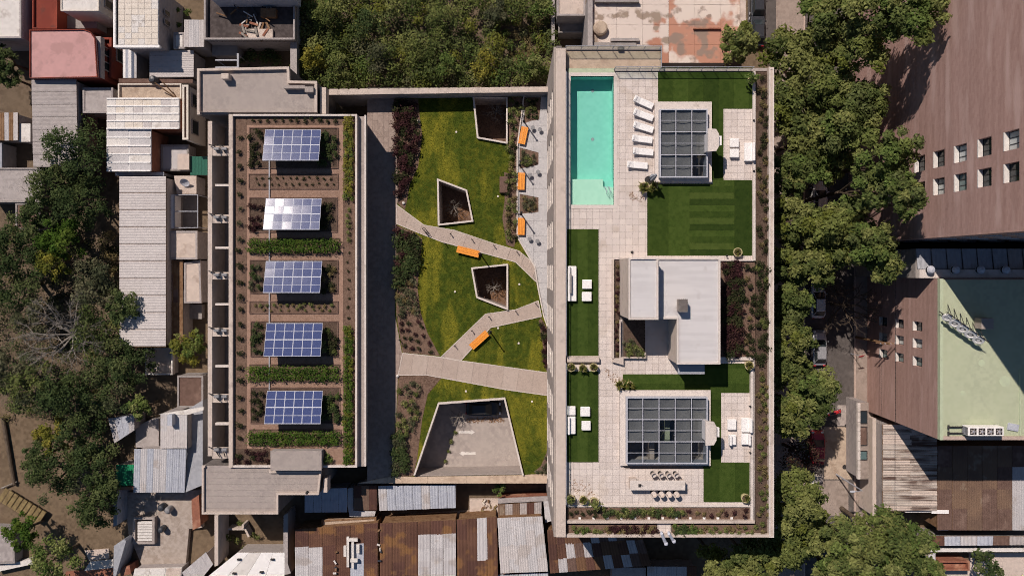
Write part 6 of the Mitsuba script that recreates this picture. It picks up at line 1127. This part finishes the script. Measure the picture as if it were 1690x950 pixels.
for h in (.6, 1.75): part(k, 'frame_rail', rod([*(a - u * .6 - n * (.16 + .5 * (h - 1.2) * .0)), ZG + h], [*(b + u * .6 - n * .16), ZG + h], .05), 'm_dark_metal')
for j in range(6):
    p = a + (b - a) * (j / 5) - n * .2; part(k, 'post', rod([*p, ZG], [*p, ZG + 1.9], .045), 'm_dark_metal'); part(k, 'brace', rod([*(p - n * 1.2), ZG], [*p, ZG + 1.7], .035), 'm_dark_metal')
# ================================================================ VEHICLES
def car(x, y, ang, paint, label, L=4.3, W=1.76, z=G + .006):
    k = thing('parked_car', label, 'car', 'cars parked under the street trees'); X, Y = at(x, y, z + .8); r = math.radians(ang); P = lambda m: move(m, X, Y, z, r)
    S = [(-L / 2 + .12, .52, .72), (-L / 2 + .5, .28, .86), (L / 2 - 1.1, .28, .90), (L / 2 - .35, .30, .76), (L / 2 - .08, .45, .62)]
    pts, rad = [], []
    for xx, lo, hi in S:
        t = W / 2 - .14 - (.14 if abs(xx) > L / 2 - .5 else 0)
        for yy in (-t, t):
            for zz in (lo, hi - .1): pts.append((xx * .97, yy, zz)); rad.append(.11)
    part(k, 'body', P(hullrb(pts, rad)), paint, smooth=40)
    c0 = [(-L * .40, .60, .88), (-L * .30, .50, 1.36), (L * .06, .50, 1.38), (L * .22, .62, .90)]
    part(k, 'glasshouse', P(hullrb([(xx, s * t, zz) for xx, t, zz in c0 for s in (-1, 1)], .05)), 'm_glass_dark', smooth=30)
    part(k, 'roof', P(rbox(-L * .29, -.53, 1.36, L * .055, .53, 1.46, .05)), paint)
    for s in (-1, 1):
        part(k, 'pillar', P(cat([rod([-L * .40, s * .64, .9], [-L * .30, s * .54, 1.40], .035), rod([L * .225, s * .66, .92], [L * .06, s * .54, 1.42], .035), rod([-L * .1, s * .66, .9], [-L * .1, s * .56, 1.4], .03)])), paint)
        part(k, 'headlight', P(move(rbox(-.12, -.15, -.05, .12, .15, .05, .03), L / 2 - .22, s * (W / 2 - .32), .70, s * -.3)), 'm_lamp'); part(k, 'tail_light', P(rbox(-L / 2 + .02, s * (W / 2 - .32) - .15, .62, -L / 2 + .1, s * (W / 2 - .32) + .15, .78, .02)), 'm_car_red')
        part(k, 'mirror', P(rbox(L * .17, s * (W / 2 + .04) - .07, .9, L * .17 + .12, s * (W / 2 + .04) + .07, 1.02, .03)), paint)
        for xx in (-L * .30, L * .31):
            w = part(k, 'wheel', P(rod([xx, s * (W / 2 - .24), .31], [xx, s * (W / 2 - .02), .31], .31, .31, 18)), 'm_rubber'); part(w, 'rim', P(rod([xx, s * (W / 2 - .03), .31], [xx, s * (W / 2 - .005), .31], .19, .18, 14)), 'm_frame_lt')
    part(k, 'bonnet_line', P(cat([rod([L * .24, s * .58, .905], [L * .43, s * .50, .80], .012, .012, 4) for s in (-1, 1)])), 'm_car_black')
car(1351, 496, 90, 'm_car_white', 'white car with a dark windscreen parked above the silver car'); car(1353, 574, 90, 'm_car_silver', 'silver car parked below the white one under the street trees'); car(1354, 328, 90, 'm_car_white', 'white car almost hidden under the crowns by the middle lawn')
car(1251, 47, 90, 'm_car_dark', 'dark blue car in deep shade beside the terracotta terrace'); car(1251, 2, 90, 'm_car_dark', 'dark car at the top edge in the shade of the street trees', W=1.7); car(1350, 738, 90, 'm_car_red', 'red car half hidden under the purple leaved tree', L=4.0)
car(798, 674, 0, 'm_car_black', 'black car parked in the shaded end of the parking light well', z=G + .02)
for pl, n, sd, l in [([(940, 780), (975, 800), (985, 832), (940, 834)], 60, 994, 'brown leaf litter around the three south west terrace pots'), ([(992, 604), (1010, 612), (1045, 640), (1020, 642)], 40, 995, 'brown leaf litter around the pots at the court lawn corner'), ([(1040, 318), (1064, 322), (1060, 334), (1040, 330)], 24, 996, 'brown leaf litter beside the folded parasol')]:
    q = scatter(pl, n, sd, 1.6); mm, cc = leaves([[*at(x, y, ZR), ZR + .03] for x, y in q], [.16] * len(q), n * 5, .09, sd, [(.22, .12, .06), (.17, .10, .055), (.28, .18, .11)], up=2., squash=.15); stuff('fallen_leaves', mm, 'm_leaf', l, 'fallen leaves', color=cc)
struct('asphalt_yard', prism(pr(1234, -60, 1280, 80, G), G, G + .13), 'm_asphalt')
k = thing('motorcycle', 'red motorcycle standing on the street patch near the southern trees', 'motorcycle'); X, Y = at(1377, 680, G + .6); P = lambda m: move(m, X, Y, G + .012, .35)
for xx in (-.66, .66):
    w = part(k, 'wheel', P(move(trimesh.creation.torus(.25, .06, 20, 8), xx, 0, .31, 0, math.pi / 2)), 'm_rubber'); part(w, 'rim', P(rod([xx, -.03, .31], [xx, .03, .31], .2, .2, 14)), 'm_frame')
part(k, 'tank', P(hullrb([(.30, -.10, .82), (.30, .10, .82), (-.12, -.09, .80), (-.12, .09, .80)], .11)), 'm_car_red', smooth=40); part(k, 'seat', P(rbox(-.78, -.15, .76, -.1, .15, .88, .05)), 'm_car_black'); part(k, 'fairing', P(hullrb([(.50, -.12, .85), (.50, .12, .85), (.68, 0, .70)], .12)), 'm_car_red', smooth=40)
part(k, 'handlebar', P(path_rod([(.36, -.38, 1.0), (.46, -.12, .98), (.46, .12, .98), (.36, .38, 1.0)], .02)), 'm_dark_metal'); part(k, 'tail', P(hullrb([(-.7, -.08, .78), (-.7, .08, .78), (-.95, 0, .84)], .08)), 'm_car_red', smooth=40); part(k, 'engine', P(rbox(-.25, -.17, .3, .28, .17, .66, .05)), 'm_dark_metal'); part(k, 'fork', P(cat([rod([.66, s * .09, .31], [.44, s * .09, .95], .025) for s in (-1, 1)])), 'm_alu')
# ================================================================ STREET FURNITURE
def lamp(x, y, dx, label):
    X, Y = at(x, y, G); k = thing('street_lamp', label, 'street lamp'); part(k, 'pole', rod([X, Y, G], [X, Y, G + 6.2], .09, .06, 10), 'm_frame'); part(k, 'arm', path_rod([(X, Y, G + 6.1), (X + dx * .5, Y, G + 6.45), (X + dx, Y, G + 6.5)], .04, 6), 'm_frame'); part(k, 'head', rbox(X + dx - .28, Y - .11, G + 6.42, X + dx + .28, Y + .11, G + 6.56, .04), 'm_frame_lt')
lamp(1380, 782, -1.2, 'grey street lamp casting a long thin shadow on the street patch'); lamp(1384, 168, -1.6, 'pale street lamp reaching between the crowns near the blank office wall')
k = thing('utility_pole', 'thick dark utility pole leaning shadows over the nine window facade', 'utility pole'); X, Y = at(1412, 556, G); part(k, 'pole', rod([X, Y, G], [X, Y, G + 7.5], .16, .11, 10), 'm_wood')
for h in (6.3, 7.0): part(k, 'cross_arm', box(X - .9, Y - .06, G + h, X + .9, Y + .06, G + h + .1), 'm_wood')
for s in (-.8, -.3, .3, .8): part(k, 'insulator', rod([X + s, Y, G + 7.1], [X + s, Y, G + 7.28], .05, .04), 'm_frame_lt')
for i, (s, l) in enumerate([(-.8, 'overhead wire running north to south along the street, outer one'), (.8, 'overhead wire running north to south along the street, inner one')]): single('overhead_wire', path_rod([(X + s, Y - 40 + j * 8, G + 7.28 + .006 * ((j * 8 - 40) ** 2 / 30)) for j in range(11)], .016, 4), 'm_dark_metal', l, 'wire')
k = thing('street_sign', 'small red street sign on a post near the utility pole', 'sign'); X, Y = at(1404, 583, G); part(k, 'post', rod([X, Y, G], [X, Y, G + 2.4], .04), 'm_frame'); part(k, 'plate', move(rbox(-.32, -.025, -.3, .32, .025, .3, .02), X, Y - .05, G + 2.5, .2, -.5), 'm_car_red')
for i, (x, y) in enumerate([(1401, 690), (1398, 702), (1394, 770)]): single('drain_cover', move(lathe([(0, 0), (.28, 0), (.28, .02), (0, .022)], 16), *at(x, y, G), G + .012), 'm_dark_metal', ['dark round drain cover right of the red motorcycle', 'dark round drain cover just below the motorcycle patch edge', 'dark round drain cover near the street lamp shadow'][i], 'drain cover')
k = thing('rubbish_heap', 'heap of pale rubbish sacks by the kerb below the purple leaved tree', 'rubbish'); 
for i in range(7): part(k, 'sack', move(trimesh.creation.icosphere(2, .34), *at(1340 + (i % 3) * 6, 785 + (i // 3) * 6, G), G + .2), ['m_white_old', 'm_cream', 'm_wall_grey'][i % 3], smooth=True)
# ================================================================ labels: tell plants of one bed apart by their order
def _ord(n):
    one = ['', 'first', 'second', 'third', 'fourth', 'fifth', 'sixth', 'seventh', 'eighth', 'ninth', 'tenth', 'eleventh', 'twelfth', 'thirteenth', 'fourteenth', 'fifteenth', 'sixteenth', 'seventeenth', 'eighteenth', 'nineteenth']
    tens = {2: 'twenty', 3: 'thirty', 4: 'forty', 5: 'fifty', 6: 'sixty'}; te = {2: 'twentieth', 3: 'thirtieth', 4: 'fortieth', 5: 'fiftieth', 6: 'sixtieth'}
    return one[n] if n < 20 else te[n // 10] if n % 10 == 0 else tens[n // 10] + '-' + one[n % 10]
def _pos(k):
    d = scene[k] if k in scene else scene[next(q for q in scene if q.startswith(k + '__'))]
    if 'to_world' in d: return np.array(d['to_world'].matrix, float)[:2, 3]
    return meshkit.WRITTEN[d['filename']][0][:, :2].mean(0)
_by = {}
for _k, _l in labels.items():
    if _l.get('category'): _by.setdefault(_l['label'], []).append(_k)
for _lab, _ks in _by.items():
    if len(_ks) < 2: continue
    _p = np.array([_pos(q) for q in _ks]); _ns = np.ptp(_p[:, 1]) >= np.ptp(_p[:, 0])
    for _i, _j in enumerate(np.argsort(-_p[:, 1] if _ns else _p[:, 0])): labels[_ks[_j]] = {**labels[_ks[_j]], 'label': f"{_lab}, {_ord(_i + 1)} from {'north' if _ns else 'west'}"}
